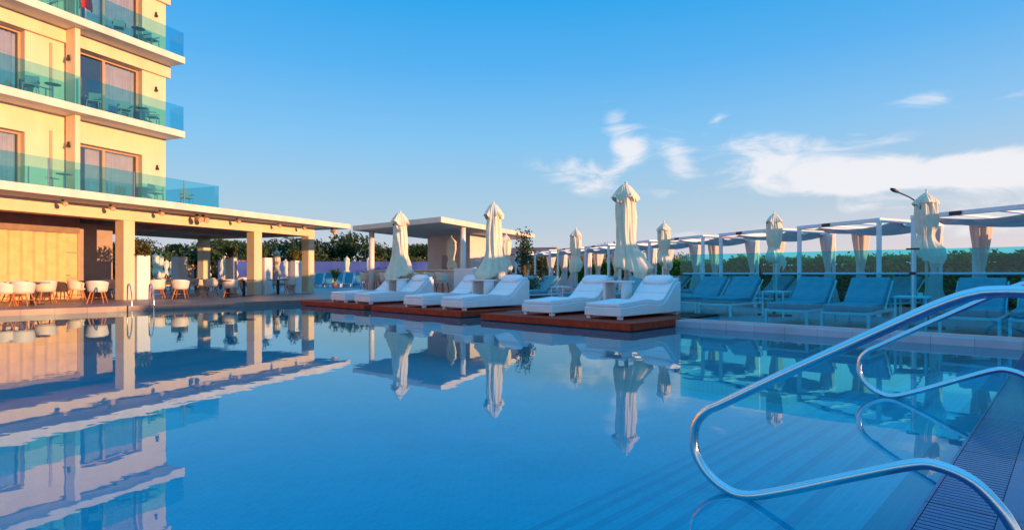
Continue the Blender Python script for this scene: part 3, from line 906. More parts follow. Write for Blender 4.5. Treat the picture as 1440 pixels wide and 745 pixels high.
def drape_mesh(z0, z1, r, seed, tie=.46):
    vs = []; fs = []; n = 36; K = 16
    ph = seed * 1.7
    for k in range(K + 1):
        v = k / K
        g = abs(v - tie)
        rr_ = r * (.24 + .95 * min(1, (g / .5)) ** .75) * (1.6 if v < tie else 1)
        for j in range(n):
            a = 2 * pi * j / n
            q = rr_ * (1 + .16 * cos(7 * a + ph + v) + .07 * cos(13 * a + ph))
            ox = .10 * sin(v * 3 + ph)
            vs.append((q * cos(a) + ox * r, q * sin(a) * .55, z0 + (z1 - z0) * v))
    for k in range(K):
        for j in range(n): fs.append((k * n + j, k * n + (j + 1) % n, (k + 1) * n + (j + 1) % n, (k + 1) * n + j))
    return vs, fs


def make_cabana():
    t = thing('cabana', '', 'cabana', (0, 0, 0), A_UV, 'white framed cabanas in a row along the hedge')
    Lc = Vector((*dL, 0)); Rc = Vector((*dR, 0)); Bc = Lc + Rc; h = 2.48
    cs = [Vector((0, 0, 0)), Rc, Bc, Lc]
    for c in cs:
        m = MB(); m.box(c.x - .05, c.y - .05, 0, c.x + .05, c.y + .05, h - .101); m.build('post', M['whitep'], t, bevel=.005)
    for i in range(4):
        p, q = cs[i], cs[(i + 1) % 4]; d = (q - p).normalized() * .052
        m = MB(); m.bar(p + Vector((0, 0, h - .05)) - (d if i % 2 == 0 else -d), q + Vector((0, 0, h - .05)) + (d if i % 2 == 0 else -d), .10, .10); m.build('beam', M['whitep'], t, bevel=.005)
    m = MB()
    for k in (.33, .66):
        p = cs[0].lerp(cs[3], k); q = cs[1].lerp(cs[2], k); m.bar(p + Vector((0, 0, h - .05)), q + Vector((0, 0, h - .05)), .05, .05)
    m.build('rafter', M['whitep'], t)

    def can(u, v):
        p = cs[0].lerp(cs[1], .30 + .70 * u); q = cs[3].lerp(cs[2], .30 + .70 * u); c = p.lerp(q, v)
        return (c.x, c.y, h - .03 - .13 * abs(sin(pi * u * 2)) - .11 * sin(pi * v) - .02 * sin(9 * u + 4 * v))
    m = MB(); m.grid(can, 24, 14); m.build('canopy', M['canopy'], t, smooth=True, solid=.012)
    for i, (c, r) in enumerate(((Rc, .29), (Bc, .33), (Lc, .16))):
        if i == 2: c = Lc * .97 + Rc * .10
        vs, fs = drape_mesh(.03, h - .12, r, i + 1); m = MB(); o = c * .93 + Lc * .03 * (1 if i == 0 else -1)
        m.add([(x + o.x, y + o.y, z) for x, y, z in vs], fs)
        if i < 2: m.build('curtain', M['drape'], t, smooth=True)
        if i < 2:
            m = MB(); m.tube([(o.x + .075 * cos(k * pi / 6) + .03, o.y + .05 * sin(k * pi / 6), 1.11) for k in range(13)], .02, 6); m.build('tie_band', M['drape'], t)
    p = cs[0].lerp(cs[3], .56); q = cs[0].lerp(cs[3], .66)
    off_ = Vector((-.058, .033, h - .05)); m = MB(); m.bar(p + off_, q + off_, .02, .085); m.build('name_plate', M['black'], t)
    return t


cab = make_cabana()
names = ['largest cabana, cut by the right picture border', 'cabana with open front frame behind the right folded parasol', 'cabana behind the folded parasol standing in the middle of the glass fence',
         'cabana behind the left end panel of the glass fence', 'cabana just left of the glass fence, behind the largest parasol', 'cabana right of the parasol that stands between middle and nearest deck',
         'small looking cabana left of the lone parasol between the decks', 'farthest cabana, next to the small garden tree']
for k in range(-2, 8):
    kk = k + 1
    if k < -1:
        o = place(cab, False, W(Nn[0] + st_[0] * k, Nn[1] + st_[1] * k, TZ), A_UV, 'cabana outside the right picture border'); continue
    place(cab, k == 7, W(Nn[0] + st_[0] * k, Nn[1] + st_[1] * k, TZ), A_UV, names[kk] if kk < 8 else 'hindmost cabana frame half hidden by the garden tree')

# ------------------------------------------------------------------ sun loungers of the terrace
def make_lounger():
    t = thing('sun_lounger', '', 'sun lounger', (0, 0, 0), A_UV, 'grey cushioned sun loungers on the terrace')
    w = .88; L_ = 2.1
    m = MB(); m.box(0, 0, .27, .06, w, .32); m.box(L_ - .06, 0, .27, L_, w, .32); m.box(.061, 0, .27, L_ - .061, .05, .32); m.box(.061, w - .05, .27, L_ - .061, w, .32)
    m.build('frame', M['whitep'], t, bevel=.004)
    for x, y in ((0, 0), (0, w - .05), (L_ - .06, 0), (L_ - .06, w - .05)):
        MB().box(x, y, 0, x + .06, y + .05, .269).build('leg', M['whitep'], t)
    m = MB(); m.box(.02, .03, .325, 1.42, w - .03, .47); m.build('seat_cushion', M['cushion'], t, bevel=.045)
    pr = [(1.40, .335), (1.50, .33), (2.17, .93), (2.09, 1.02), (1.38, .47)]
    m = MB(); m.extrude(pr, .06, w - .06); m.build('back_cushion', M['cushion'], t, bevel=.035)
    m = MB(); m.bar((1.46, .04, .32), (2.20, .04, .92), .03); m.bar((1.46, w - .04, .32), (2.20, w - .04, .92), .03); m.bar((1.8, .04, .6), (2.02, .04, .31), .025)
    m.bar((1.8, w - .04, .6), (2.02, w - .04, .31), .025)
    m.build('back_frame', M['whitep'], t)
    return t


lg = make_lounger()
short = ['cabana with the open front frame', 'cabana behind the parasol at the middle of the fence', 'cabana behind the left fence panel', 'cabana just left of the glass fence',
         'cabana between middle and nearest deck', 'small looking cabana left of the lone parasol']
ROW = math.atan2(-.3, .95)
lps = [(13.02, -.05, 0, 'nearest lounger at the right picture border behind the big handrail'), (13.02, .92, 0, 'lounger with its foot end right under the top of the big handrail'),
       (12.95, 2.87, 0, 'lounger right of centre behind the middle glass panel, beside the square white table'), (13.05, 4.02, 0, 'lounger left of that one behind the middle glass panel'),
       (14.45, 6.25, 0, 'lounger behind the left part of the glass fence, right one of its pair'), (14.9, 7.4, 0, 'lounger behind the left end of the glass fence, left one of its pair'),
       (15.2, 10.2, 0, 'lounger seen between the nearest deck daybeds, right of the largest parasol'), (15.4, 11.6, 0, 'lounger behind the left daybed of the nearest deck'),
       (15.8, 14.6, 0, 'lounger seen past the right daybed of the middle deck'), (16.0, 15.8, 0, 'lounger behind the daybeds of the middle deck near the garden bed')]
for k in range(0, 6):
    for j in range(2):
        base = (Nn[0] + st_[0] * k + .35 + dL[0] * (.12 + .45 * j), Nn[1] + st_[1] * k - .15 + dL[1] * (.10 + .42 * j))
        if (k, j) == (0, 1): continue
        lps.append((base[0], base[1], ROW, '%s lounger inside the %s' % ('right' if j == 0 else 'left', short[k])))
for i, (a, b, rz, lab) in enumerate(lps):
    place(lg, i == 0, W(a, b, TZ), A_UV + rz, lab)
# white tables with things on them
wt = thing('terrace_table', '', 'table', (0, 0, 0), A_UV, 'square white tables between the sun loungers')
MB().box(-.28, -.28, .60, .28, .28, .64).build('table_top', M['whitep'], wt, bevel=.004)
for x, y in ((-.25, -.25), (.25, -.25), (.25, .25), (-.25, .25)): MB().box(x - .02, y - .02, 0, x + .02, y + .02, .6).build('leg', M['whitep'], wt)
for i, (a, b, lab) in enumerate(((13.9, 2.33, 'white table left of the right folded parasol pole'), (15.6, 5.55, 'white table at the foot of the folded parasol in the middle of the glass fence'),
                                 (16.2, 9.4, 'white table left of the glass fence end'), (16.3, 13.2, 'white table under the parasol between middle and nearest deck'),
                                 (16.9, 20.3, 'white table in front of the bar counter'))):
    place(wt, i == 0, W(a, b, TZ), A_UV, lab)
m = MB(); m.cyl(0, 0, 0, .07, .045, 14, .05); m.cyl(0, 0, .07, .075, .02, 10)
o = m.build('ashtray', M['chairwhite'], None, loc=W(13.95, 2.22, TZ + .64)); tag(o, 'small cream ashtray on the white table left of the right parasol', 'ashtray')

# ------------------------------------------------------------------ hedge and trees
def hedge_thing(name, label, m0, m1, off_a, h, th, n, leafm, size):
    t = thing(name, label, 'hedge', W(0, 0, 0), A_UV)
    d = Vector((.443, .897, 0)); p = Vector((21.6, .5, 0)) + Vector((off_a, 0, 0)); nn = Vector((.897, -.443, 0))
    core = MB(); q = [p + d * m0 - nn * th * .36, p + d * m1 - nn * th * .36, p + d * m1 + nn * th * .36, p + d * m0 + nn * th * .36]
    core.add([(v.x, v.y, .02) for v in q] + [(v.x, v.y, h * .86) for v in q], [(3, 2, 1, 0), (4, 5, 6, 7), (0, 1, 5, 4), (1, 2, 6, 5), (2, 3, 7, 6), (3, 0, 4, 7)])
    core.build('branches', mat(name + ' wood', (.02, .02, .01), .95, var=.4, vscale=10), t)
    lv = MB(); rr = random.Random(5)
    for _ in range(n):
        s = rr.uniform(m0, m1); hh = h * (1 + .07 * noise.noise(Vector((s * .5, 0, 1))) * 2 + .08 * noise.noise(Vector((s * 2.1, 3, 1))))
        k = rr.random()
        if k < .45: y = rr.uniform(-.5, .5) * th; z = hh - abs(rr.gauss(0, .07))
        elif k < .85: y = -th * .5 + abs(rr.gauss(0, .08)); z = rr.uniform(.1, hh)
        else: y = th * .5; z = rr.uniform(.1, hh)
        y += .10 * noise.noise(Vector((s * 1.7, z * 2, 7)))
        if k < .04: z += rr.uniform(0, .18)
        c = p + d * s + nn * y; c.z = z
        a = Vector((rr.gauss(0, 1), rr.gauss(0, 1), rr.gauss(0, 1))).normalized(); b = a.orthogonal().normalized(); c2 = a.cross(b)
        e = size * rr.uniform(.6, 1.3)
        lv.add([c - b * e, c - c2 * e * .5, c + b * e, c + c2 * e * .5], [(0, 1, 2, 3)])
    lv.build('foliage', leafm, t)
    return t


hedge_thing('hedge', 'long clipped green hedge running behind the cabanas', -3.5, 31, 0, 1.78, 1.5, 46000, M['leafh'], .085)
hedge_thing('shade_hedge', 'unseen hedge run outside the right picture border, raised to block low sun', -22, -3.8, 0, 2.35, 1.5, 6000, M['leafh'], .16)  # out-of-view end of the hedge, made taller to shade the decks

TG = 'dark trees beyond the garden wall'
rt = random.Random(12)
tops = [(165, 342, 95), (192, 338, 88), (214, 350, 80), (240, 340, 92), (262, 346, 85), (290, 339, 90), (312, 348, 84), (338, 342, 95), (362, 346, 88), (386, 344, 90), (408, 340, 95),
        (430, 337, 88), (448, 331, 84), (470, 334, 90), (494, 332, 86), (514, 340, 80), (540, 349, 92), (556, 340, 84), (578, 342, 90), (603, 340, 86), (622, 345, 92), (138, 340, 90), (330, 345, 110), (460, 342, 110), (590, 347, 105)]
ordn = 0
for i, (px, py, Y) in enumerate(tops):
    h = 1.2 + (385 - py) * Y / F + .4
    where = ('seen through the restaurant, left of the rear column' if px < 264 else 'seen through the restaurant, right of the rear column' if px < 355 else
             'seen through the end bay of the restaurant' if px < 432 else 'between pavilion and bar roof' if px < 535 else 'seen under the bar roof')
    tree('broadleaf_tree', 'dark green tree %s' % where, 'tree', at(px, Y, 0), h, h * rt.uniform(.55, .8), M['leafd'] if i % 4 else M['leafg'], 100 + i, TG, n=2600, size=.27, crown0=.05)
for i, (px, py, Y, mt, lab) in enumerate(((450, 372, 70, 'leafy', 'low olive bush above the violet wall, left end'), (476, 371, 68, 'leafy', 'low olive bush behind the left far parasol'), (505, 371, 69, 'leafy', 'low olive bush between the two far parasols'),
                                      (530, 368, 66, 'leafy', 'yellowish bush left of the bar column'), (586, 368, 66, 'leafy', 'yellowish bush seen under the bar roof'),
                                      (758, 362, 48, 'leafy', 'yellow green bush behind the farthest cabana'), (772, 357, 60, 'leafd', 'dark bush behind the farthest cabana post'), (792, 364, 52, 'leafo', 'orange brown bush left of the lone parasol between the decks'),
                                      (800, 357, 60, 'leafg', 'green bush behind the lone parasol between the decks'), (815, 365, 46, 'leafo', 'orange bush right of the lone parasol between the decks'), (835, 357, 52, 'leafo', 'brown bush between the middle cabanas'),
                                      (850, 362, 50, 'leafy', 'olive bush behind the largest parasol'), (745, 365, 50, 'leafo', 'brown bush beside the garden tree'),
                                      (905, 356, 70, 'leafo', 'reddish bush beyond the hedge, right of the largest parasol'), (925, 354, 75, 'leafo', 'reddish bush beyond the hedge left of the fence parasol'), (948, 356, 80, 'leafo', 'reddish bush beyond the hedge at the fence end'),
                                      (870, 352, 70, 'leafg', 'green bush beyond the hedge behind the largest parasol'), (968, 360, 80, 'leafy', 'bush beyond the hedge behind the fourth cabana'), (995, 362, 80, 'leafy', 'bush beyond the hedge right of the cabana curtain'))):
    h = (1.2 + (385 - py) * Y / F) * 1.22
    tree('garden_bush', lab, 'bush', at(px, Y, 0), h, h * .62, M[mt], 300 + i, 'garden bushes behind the terrace', n=900, size=.15, crown0=.02, blobs=7)
tree('round_tree', 'bare topped round tree beyond the cabanas', 'tree', at(848, 62, 0), 4.6, 2.2, M['leafd'], 501, None, n=500, size=.14, crown0=.3)
# small garden tree by the bar
t = tree('garden_tree', 'slender young tree with wispy crown beside the bar roof end', 'tree', at(737, 26.5, .1), 3.15, .58, M['leafg'], 600, None, n=1000, size=.07, crown0=.33, blobs=9)
for i, (px, Y, h, lab) in enumerate(((712, 24, 1.0, 'spiky shrub at the foot of the lifebuoy post'), (748, 23, .85, 'leafy shrub in the planter right of the middle deck'), (762, 23.5, 1.0, 'leafy shrub in the planter left of the far cabana post'))):
    t = thing('shrub', lab, 'shrub', at(px, Y, .3), 0, 'shrubs in the garden bed')
    c = MB(); leaves(c, (0, 0, h * .5), (.36, .36, h * .5), 380, .06, 700 + i); c.build('foliage', M['leafg'], t)
    s_ = MB(); s_.cyl(0, 0, 0, h * .5, .02, 6); s_.build('stem', M['bark'], t)
m = MB(); m.box(-.85, -.3, 0, .85, .3, .42)
o = m.build('planter_box', M['coping'], None, loc=at(756, 23.4, .12), rotz=.1, bevel=.02); tag(o, 'low grey planter box behind the middle deck', 'planter')

# garden wall, houses
m = MB(); m.box(-13, 0, 0, 7.5, .3, 2.35); m.box(-13, -.04, 2.35, 7.5, .34, 2.42)
o = m.build('garden_wall', M['bluewall'], None, loc=at(500, 58, 0), rotz=.10); tag(o, 'long violet blue garden wall behind the far loungers', 'wall')


def house(px, Y, w, h, label, wins, rot, wallm='pinkwall'):
    t = thing('house', label, 'house', at(px, Y, 0), rot, 'pale low houses beyond the garden')
    m = MB(); m.box(-w / 2, 0, 0, w / 2, 6, h); m.build('wall', M[wallm], t)
    m = MB(); m.extrude([(-.3 - 0, h), (6.3, h), (3, h + .9)], -w / 2 - .3, w / 2 + .3)
    mm = MB(); mm.add([(y, x, z) for (x, y, z) in m.v], m.f); mm.build('roof', M['tile'], t)
    for (x, z) in wins:
        f = MB(); f.box(x - .32, -.03, z - .32, x + .32, -.002, z + .32); ff = f.build('window', M['win'], t)
        s = MB(); s.box(x - .36, -.05, z - .40, x + .36, -.001, z - .325); s.build('sill', M['white'], ff)
    return t


ww = [(-1.5, 1.2), (-.2, 1.2), (-1.5, 2.4), (-.2, 2.4)]
house(232, 84, 7.5, 3.3, 'pink house left of the sunlit rear column, with four small windows', [(.8, 1.3), (2.0, 1.3), (.8, 2.4), (2.0, 2.4)], .25)
house(322, 86, 9, 3.2, 'pink house right of the rear column with four small windows', [(-3.4, 1.3), (-2.3, 1.3), (-3.4, 2.3), (-2.3, 2.3)], .15)
house(395, 95, 9, 3.0, 'pale house seen behind the second column', [(-2, 1.5), (2, 1.5)], .1)
house(734, 62, 5.5, 3.2, 'pink house behind the small garden tree', [(-1, 1.6), (1, 1.6)], -.3)
house(762, 66, 5, 2.2, 'low cream house behind the farthest cabana', [(-1, 1.3), (1, 1.3)], -.3, 'stucco')
house(160, 90, 6, 3.2, 'pink house glimpsed left of the first column', [(0, 1.6)], .3)
for i, px in enumerate((1024, 1032, 1039)):
    house(px, 190, 2.6 + i * .4, 4.2 + .5 * (i == 2), ('leftmost', 'middle', 'rightmost')[i] + ' of three tiny white houses above the hedge', [(0, 2)], -.3, 'white')

# far teal loungers
fl2 = thing('deck_chair', '', 'deck chair', (0, 0, 0), 0, 'teal deck chairs on the far lawn')
m = MB(); m.bar((-.35, -.6, .3), (-.35, .6, .3), .05); m.bar((.35, -.6, .3), (.35, .6, .3), .05)
for x in (-.35, .35):
    m.bar((x, -.6, .3), (x, -.7, 0), .06); m.bar((x, .5, .3), (x, .6, 0), .06); m.bar((x, .3, .3), (x, .95, 1.2), .05)
m.build('frame', M['whitep'], fl2)
MB().box(-.33, -.6, .31, .33, .3, .36).build('seat', M['tealc'], fl2)
m = MB(); m.extrude([(.30, .33), (.36, .31), (.99, 1.22), (.93, 1.25)], -.33, .33)
mm = MB(); mm.add([(y, x, z) for x, y, z in m.v], m.f); mm.build('backrest', M['tealc'], fl2)
for i in range(8):
    place(fl2, i == 0, at(432 + i * 14.2, 47.5 + .3 * i, .05), .1, ['teal deck chair beside the last pavilion column', 'second teal deck chair from the pavilion', 'teal deck chair left of the left far parasol', 'teal deck chair before the left far parasol',
                                                              'teal deck chair between the far parasols', 'teal deck chair before the right far parasol', 'teal deck chair left of the bar stools', 'teal deck chair at the bar column'][i])
t = thing('potted_palm', 'small palm in front of the violet wall between the teal deck chairs', 'plant', at(471, 46, .05), 0)
c = MB()
for k in range(18):
    a = k * 2.4; dx = Vector((cos(a), sin(a), 0)); e = R.uniform(.3, 1.2); l = 1.3
    p0 = Vector((0, 0, .5)); p1 = p0 + dx * l * .5 * cos(e) + Vector((0, 0, l * .9 * sin(e))); p2 = p0 + dx * l * cos(e) + Vector((0, 0, l * .8 * sin(e)))
    s = Vector((-dx.y, dx.x, 0)) * .09; c.add([p0 - s * .3, p1 - s, p2, p1 + s, p0 + s * .3], [(0, 1, 3, 4), (1, 2, 3)])
c.build('fronds', M['leafg'], t); MB().cyl(0, 0, 0, .5, .14, 10, .2).build('pot', M['tile'], t)

# ------------------------------------------------------------------ pool bar
bar = thing('pool_bar', 'pool bar pavilion with flat white roof, counter and round columns', 'bar', (0, 0, 0), 0)
Nc = Vector((-2.85, 23.6, 0)); Lc = Vector((-7.65, 28.2, 0)); wv = Vector((.366, .93, 0)); Rc = Nc + wv * 11.4; Bc = Lc + wv * 11.4


def prism(poly, z0, z1):
    m = MB(); n = len(poly)
    m.add([(p[0], p[1], z0) for p in poly] + [(p[0], p[1], z1) for p in poly], [tuple(range(n))[::-1], tuple(range(n, 2 * n))] + [(i, (i + 1) % n, (i + 1) % n + n, i + n) for i in range(n)])
    return m


prism([Nc, Rc, Bc, Lc], 3.27, 3.50).build('roof', M['slab'], bar, bevel=.01)
vv = (Lc - Nc).normalized(); ce = Nc + wv * 5.67 + vv * 1.92
wl = [ce, ce + wv * 5.4, ce + wv * 5.4 + vv * 3.5, ce + vv * 3.5]
prism(wl, .12, 3.268).build('wall', M['barwall'], bar)
dp = ce + vv * 2.5
nn_ = Vector((vv.y, -vv.x, 0)); nn_ = nn_ if nn_.y < 0 else -nn_
q = [ce + vv * 1.55 + nn_ * .03, ce + vv * 2.25 + nn_ * .03, ce + vv * 2.25 + nn_ * .002, ce + vv * 1.55 + nn_ * .002]
prism(q, .12, 2.2).build('door', mat('grey door', (.33, .33, .37), .5), bar)
for (p) in (Nc + wv * 2.5 + vv * .35, Lc + wv * .7 - vv * .9 + Vector((0, 0, 0)), Lc + wv * 10.9 + vv * -.3):
    m = MB(); m.cyl(p.x, p.y, .12, 3.268, .13, 18); m.build('column', M['white'], bar, smooth=True)
c0 = Vector((-2.35, 25.1, 0)); c1 = c0 + vv * 7.2
dd = Vector((.7214 * 0 + UX, UY, 0)) * .5
prism([c0, c0 + dd, c1 + dd, c1], .12, 1.33).build('counter', M['barwall'], bar)
o_ = dd * .2
prism([c0 - o_ - vv * .1, c0 + dd + o_ * .2 - vv * .1, c1 + dd, c1 - o_], 1.332, 1.39).build('counter_top', M['slab'], bar, bevel=.008)
m = MB(); p = ce + nn_ * .1 + vv * .5; m.cyl(p.x, p.y, 2.35, 2.5, .08, 12); m.build('wall_lamp', M['metal'], bar)
m = MB(); p = ce + nn_ * .1 + vv * 1.3; m.box(p.x - .12, p.y - .05, 2.25, p.x + .12, p.y + .05, 2.32); m.build('wall_lamp', M['dark'], bar)

bs_ = thing('bar_stool', '', 'bar stool', (0, 0, 0), A_UV, 'tub bar stools along the bar counter')
MB().grid(lambda u, v: ((.24 + .05 * v) * -cos(-1.9 + 3.8 * u), (.24 + .05 * v) * sin(-1.9 + 3.8 * u), .74 + (.42 - .20 * abs(2 * u - 1) ** 2) * v), 20, 5).build('backrest', M['chairwhite'], bs_, smooth=True, solid=.035)
MB().cyl(0, 0, .70, .78, .25, 20).build('seat', M['chairwhite'], bs_)
for x, y in ((-1, -1), (1, -1), (1, 1), (-1, 1)): MB().tube([(x * .14, y * .14, .71), (x * .24, y * .24, 0)], [.025, .018], 8).build('leg', M['chairwood'], bs_)
m = MB(); 
for p, q in (((-.2, -.2), (.2, -.2)), ((.2, -.2), (.2, .2)), ((.2, .2), (-.2, .2)), ((-.2, .2), (-.2, -.2))): m.bar((*p, .25), (*q, .25), .02)
m.build('stretcher', M['chairwood'], bs_)
for i in range(8):
    p = c0 + vv * (.45 + i * .85) - Vector((UX, UY, 0)) * .42
    place(bs_, i == 0, Vector((p.x, p.y, .12)), A_UV, ['bar stool nearest the white towel station', 'second bar stool from the white towel station', 'third bar stool, right of the farthest deck parasol', 'fourth bar stool, close to the farthest deck parasol',
                                                      'bar stool hidden behind the farthest deck parasol', 'bar stool just left of the farthest deck parasol', 'bar stool right of the left bar column', 'last bar stool at the left end of the counter'][i])

# towel station and lifebuoy
t = thing('towel_station', 'white towel station box with turquoise side between bar and middle deck', 'kiosk', at(664, 22.6, .12), A_UV)
MB().box(-.45, -.55, 0, .45, .55, 1.29).build('cabinet', M['white'], t, bevel=.01)
MB().box(-.4, -.57, .55, .4, -.552, 1.15).build('side_panel', M['turq'], t)
MB().box(-.30, -.58, .9, -.2, -.571, 1.0).build('knob', M['dark'], t)
m = MB(); m.box(-.3, -.1, 0, .3, .1, .85); o = m.build('notice_board', M['turq'], None, loc=at(683, 22.0, .42), rotz=.3, bevel=.01)
tag(o, 'turquoise board beside the white towel station', 'board')
t = thing('lifebuoy', 'orange red lifebuoy on a post beside the middle deck', 'lifebuoy', at(707, 21.0, 1.12), .15)
m = MB(); m.tube([(.26 * cos(k * pi / 18), 0, .26 * sin(k * pi / 18)) for k in range(37)], .065, 12, cap=False); m.build('ring', M['red'], t, smooth=True)
for k in range(4):
    a = pi / 4 + k * pi / 2; m = MB(); m.tube([(.26 * cos(a + d), 0, .26 * sin(a + d)) for d in (-.12, -.04, .04, .12)], .068, 12); m.build('band', M['white'], t, smooth=True)
m = MB(); m.box(-.03, .075, -1.0, .03, .13, .42); m.build('post', M['whitep'], t)

# street lamp
t = thing('street_lamp', 'curved street lamp arm rising behind the right folded parasol', 'street lamp', at(1303, 36, 0), 0)
pt = []
for px, py in ((1303, 385), (1301, 330), (1298, 300), (1289, 285), (1280, 278), (1268, 272.5), (1262, 270)):
    pt.append(((px - 1303) / F * 36, 0, 1.2 + (385 - py) * 36 / F))
m = MB(); m.tube([(0, 0, 0)] + spline(pt, 4), .045, 8); m.build('pole', M['dark'], t, smooth=True)
m = MB(); m.tube([((1263 - 1303) / F * 36, 0, 1.2 + (385 - 270.3) * 36 / F), ((1257 - 1303) / F * 36, 0, 1.2 + (385 - 267.5) * 36 / F), ((1252.5 - 1303) / F * 36, 0, 1.2 + (385 - 265.5) * 36 / F)], [.07, .12, .07], 10)
m.build('lamp_head', M['dark'], t, smooth=True)

# added unseen block right of the view: it keeps the low sun off the terrace
Sh = Vector((.84, -.543, 0)).normalized(); Pp = Vector((-Sh.y, Sh.x, 0)); 
t = thing('shade_block', 'long low shade block added outside the right picture border', 'building', (0, 0, 0), 0)
for i, (t0, t1, hz) in enumerate(((9.7, 60, 4.45),)):
    P0 = Sh * 46
    prism([P0 + Pp * t0, P0 + Pp * t0 + Sh * 9, P0 + Pp * t1 + Sh * 9, P0 + Pp * t1], 0, hz).build('wall', M['stucco'], t)
    prism([P0 + Pp * (t0 - .3) - Sh * .3, P0 + Pp * (t0 - .3) + Sh * 9.3, P0 + Pp * (t1 + .3) + Sh * 9.3, P0 + Pp * (t1 + .3) - Sh * .3], hz + .002, hz + .25).build('roof', M['slab'], t)
    k = t0 + 2
    while k < t1 - 2:
        prism([P0 + Pp * k - Sh * .03, P0 + Pp * k - Sh * .002, P0 + Pp * (k + 1.4) - Sh * .002, P0 + Pp * (k + 1.4) - Sh * .03], .9, 2.6).build('window', M['win'], t); k += 3.2

# ------------------------------------------------------------------ camera
cam = bpy.data.cameras.new('camera'); co = bpy.data.objects.new('camera', cam); COL.objects.link(co)
cam.sensor_width = 36; cam.lens = 36 * F / 1440; cam.clip_end = 5000; cam.clip_start = .05
cam.shift_y = 12.5 / 1440
co.location = (0, 0, 1.2); co.rotation_euler = (pi / 2, 0, 0)
S.camera = co

# ------------------------------------------------------------------ light
ELEV = 3.8
sd = Vector((Sh.x * cos(radians(ELEV)), Sh.y * cos(radians(ELEV)), sin(radians(ELEV))))
sun = bpy.data.lights.new('sun', 'SUN'); sun.energy = 2.95; sun.angle = radians(.5); sun.color = (1.0, .50, .22)
so = bpy.data.objects.new('sun', sun); COL.objects.link(so)
so.rotation_euler = sd.to_track_quat('Z', 'Y').to_euler(); so.location = (20, 0, 20)

w = bpy.data.worlds.new('World'); S.world = w; w.use_nodes = True
nt = w.node_tree; N = nt.nodes; L = nt.links
bg = N['Background']; bg.inputs['Strength'].default_value = .15
sky = N.new('ShaderNodeTexSky'); sky.sky_type = 'NISHITA'; sky.sun_disc = False
sky.sun_elevation = radians(ELEV); sky.sun_rotation = math.atan2(sd.x, sd.y)
sky.air_density = 1.0; sky.dust_density = .6; sky.ozone_density = 3.0; sky.altitude = 0


def mth(op, a=None, b=None, c=None):
    n = N.new('ShaderNodeMath'); n.operation = op
    for i, v in enumerate((a, b, c)):
        if v is None: continue
        if isinstance(v, (int, float)): n.inputs[i].default_value = v
        else: L.new(v, n.inputs[i])
    return n.outputs[0]


tc = N.new('ShaderNodeTexCoord'); sx = N.new('ShaderNodeSeparateXYZ'); L.new(tc.outputs['Generated'], sx.inputs[0])
az = mth('ARCTAN2', sx.outputs[0], sx.outputs[1]); el = mth('ARCSINE', sx.outputs[2])
# clouds: elliptical banks in azimuth/elevation broken up by noise
cmb = N.new('ShaderNodeCombineXYZ'); L.new(az, cmb.inputs[0]); L.new(mth('MULTIPLY', el, 2.6), cmb.inputs[1])
no = N.new('ShaderNodeTexNoise'); no.inputs['Scale'].default_value = 9.0; no.inputs['Detail'].default_value = 12; no.inputs['Roughness'].default_value = .60
no.inputs['Distortion'].default_value = .9
L.new(cmb.outputs[0], no.inputs['Vector'])


def ae(px, py):
    x = (px - 720) / F; z = (385 - py) / F
    return math.atan2(x, 1), math.atan2(z, sqrt(1 + x * x))


tot = None
for (px, py, wx, wy, s, tilt) in ((1110, 236, 110, 24, 1.15, .05), (1300, 246, 190, 22, 1.2, .0), (1420, 240, 90, 26, 1.1, 0), (1180, 262, 150, 14, .8, 0), (884, 210, 32, 36, 1.05, .6), (862, 165, 26, 26, .85, -.6),
                                   (955, 225, 26, 38, .95, -.6), (1008, 173, 22, 12, .65, -.4), (808, 245, 60, 24, .85, .1), (935, 262, 26, 16, .5, 0), (1300, 138, 50, 14, .45, .1), (1425, 128, 40, 12, .5, 0), (1400, 312, 220, 18, .75, 0), (1050, 330, 120, 12, .62, 0), (1260, 290, 120, 9, .6, 0),
                                   (700, 338, 160, 9, .28, 0), (1245, 195, 70, 10, .6, 0), (1110, 200, 90, 14, .65, .1), (1330, 225, 130, 12, .7, 0), (-700, 200, 300, 60, .8, 0), (2300, 180, 300, 70, .8, 0)):
    a0, e0 = ae(px, py); k = 1 / (1 + ((px - 720) / F) ** 2)
    sxr = wx / F * k; syr = wy / F * sqrt(k)
    da = mth('SUBTRACT', az, a0); de = mth('SUBTRACT', el, e0)
    if tilt:
        de2 = mth('MULTIPLY_ADD', da, tilt, de); da2 = mth('MULTIPLY_ADD', de, -tilt, da)
    else: da2, de2 = da, de
    q = mth('ADD', mth('POWER', mth('DIVIDE', mth('ABSOLUTE', da2), sxr), 2), mth('POWER', mth('DIVIDE', mth('ABSOLUTE', de2), syr), 2))
    g_ = mth('MULTIPLY', mth('EXPONENT', mth('MULTIPLY', q, -1.0)), s)
    tot = g_ if tot is None else mth('ADD', tot, g_)
EXPO = 1.2; STR = .15; KK = 1 / (STR * 2 ** EXPO)
v_ = mth('MULTIPLY_ADD', no.outputs['Fac'], 2.9, -1.66)
fac = mth('MULTIPLY_ADD', tot, .95, v_)
sm = N.new('ShaderNodeMapRange'); sm.interpolation_type = 'SMOOTHSTEP'
sm.inputs['From Min'].default_value = -.02; sm.inputs['From Max'].default_value = 1.0; sm.inputs['To Max'].default_value = .82
L.new(mth('MULTIPLY', fac, mth('MINIMUM', mth('MULTIPLY', tot, 3.0), 1.0)), sm.inputs[0])
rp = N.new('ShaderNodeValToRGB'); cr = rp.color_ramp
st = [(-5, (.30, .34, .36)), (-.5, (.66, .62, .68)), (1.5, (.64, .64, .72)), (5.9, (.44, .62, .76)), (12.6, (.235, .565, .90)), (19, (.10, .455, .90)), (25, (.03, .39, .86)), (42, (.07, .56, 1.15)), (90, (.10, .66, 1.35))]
while len(cr.elements) < len(st): cr.elements.new(.5)
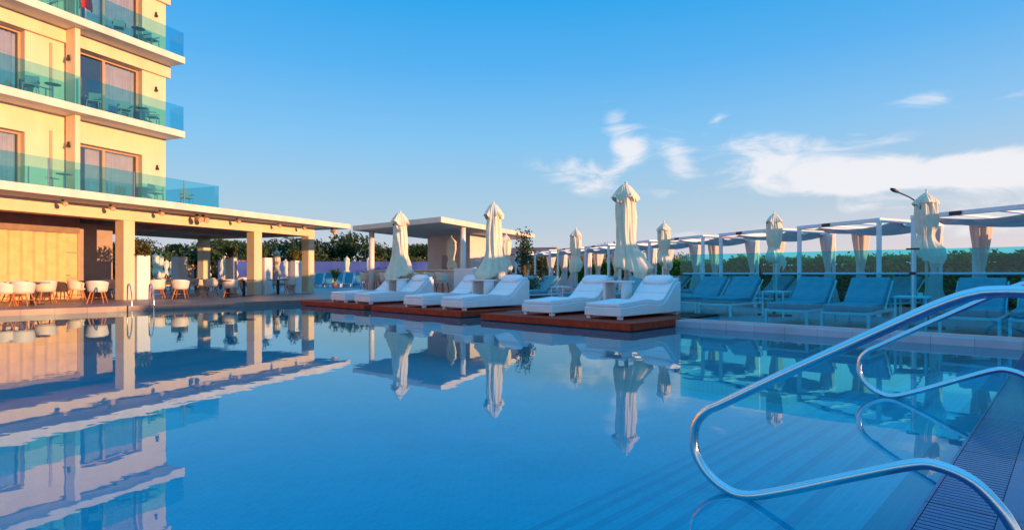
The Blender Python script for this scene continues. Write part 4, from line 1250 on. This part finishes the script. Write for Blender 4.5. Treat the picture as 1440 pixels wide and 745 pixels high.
for e, (d, c) in zip(cr.elements, st):
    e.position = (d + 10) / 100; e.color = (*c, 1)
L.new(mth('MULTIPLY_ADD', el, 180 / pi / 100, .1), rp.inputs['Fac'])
# warm rose band towards the sun
vs_ = N.new('ShaderNodeVectorMath'); vs_.operation = 'DOT_PRODUCT'; L.new(tc.outputs['Generated'], vs_.inputs[0]); vs_.inputs[1].default_value = (Sh.x, Sh.y, 0)
wf_ = mth('MULTIPLY', mth('POWER', mth('MAXIMUM', mth('MULTIPLY_ADD', vs_.outputs['Value'], .62, .38), 0), 1.6), mth('EXPONENT', mth('MULTIPLY', mth('ABSOLUTE', el), -9.0)))
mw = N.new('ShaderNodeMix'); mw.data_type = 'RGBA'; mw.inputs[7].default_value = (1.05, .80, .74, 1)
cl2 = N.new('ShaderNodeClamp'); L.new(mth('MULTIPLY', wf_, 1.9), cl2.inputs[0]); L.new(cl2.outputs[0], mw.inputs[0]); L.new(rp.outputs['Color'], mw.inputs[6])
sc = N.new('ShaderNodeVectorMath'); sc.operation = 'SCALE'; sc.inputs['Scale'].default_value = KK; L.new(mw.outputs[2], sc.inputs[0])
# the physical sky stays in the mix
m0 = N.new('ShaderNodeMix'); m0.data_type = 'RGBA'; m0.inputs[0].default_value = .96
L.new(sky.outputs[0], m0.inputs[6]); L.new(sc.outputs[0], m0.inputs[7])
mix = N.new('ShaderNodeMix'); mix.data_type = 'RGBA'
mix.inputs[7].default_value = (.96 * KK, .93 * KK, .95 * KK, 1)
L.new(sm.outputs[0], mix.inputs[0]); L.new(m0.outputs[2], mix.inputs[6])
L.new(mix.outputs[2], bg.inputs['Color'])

# ------------------------------------------------------------------ render settings
S.render.engine = 'CYCLES'
S.view_settings.view_transform = 'Standard'; S.view_settings.look = 'None'; S.view_settings.gamma = 1
S.view_settings.exposure = 1.2
S.cycles.max_bounces = 10; S.cycles.transparent_max_bounces = 24; S.cycles.glossy_bounces = 5
S.cycles.diffuse_bounces = 4
S.cycles.caustics_reflective = False; S.cycles.caustics_refractive = False
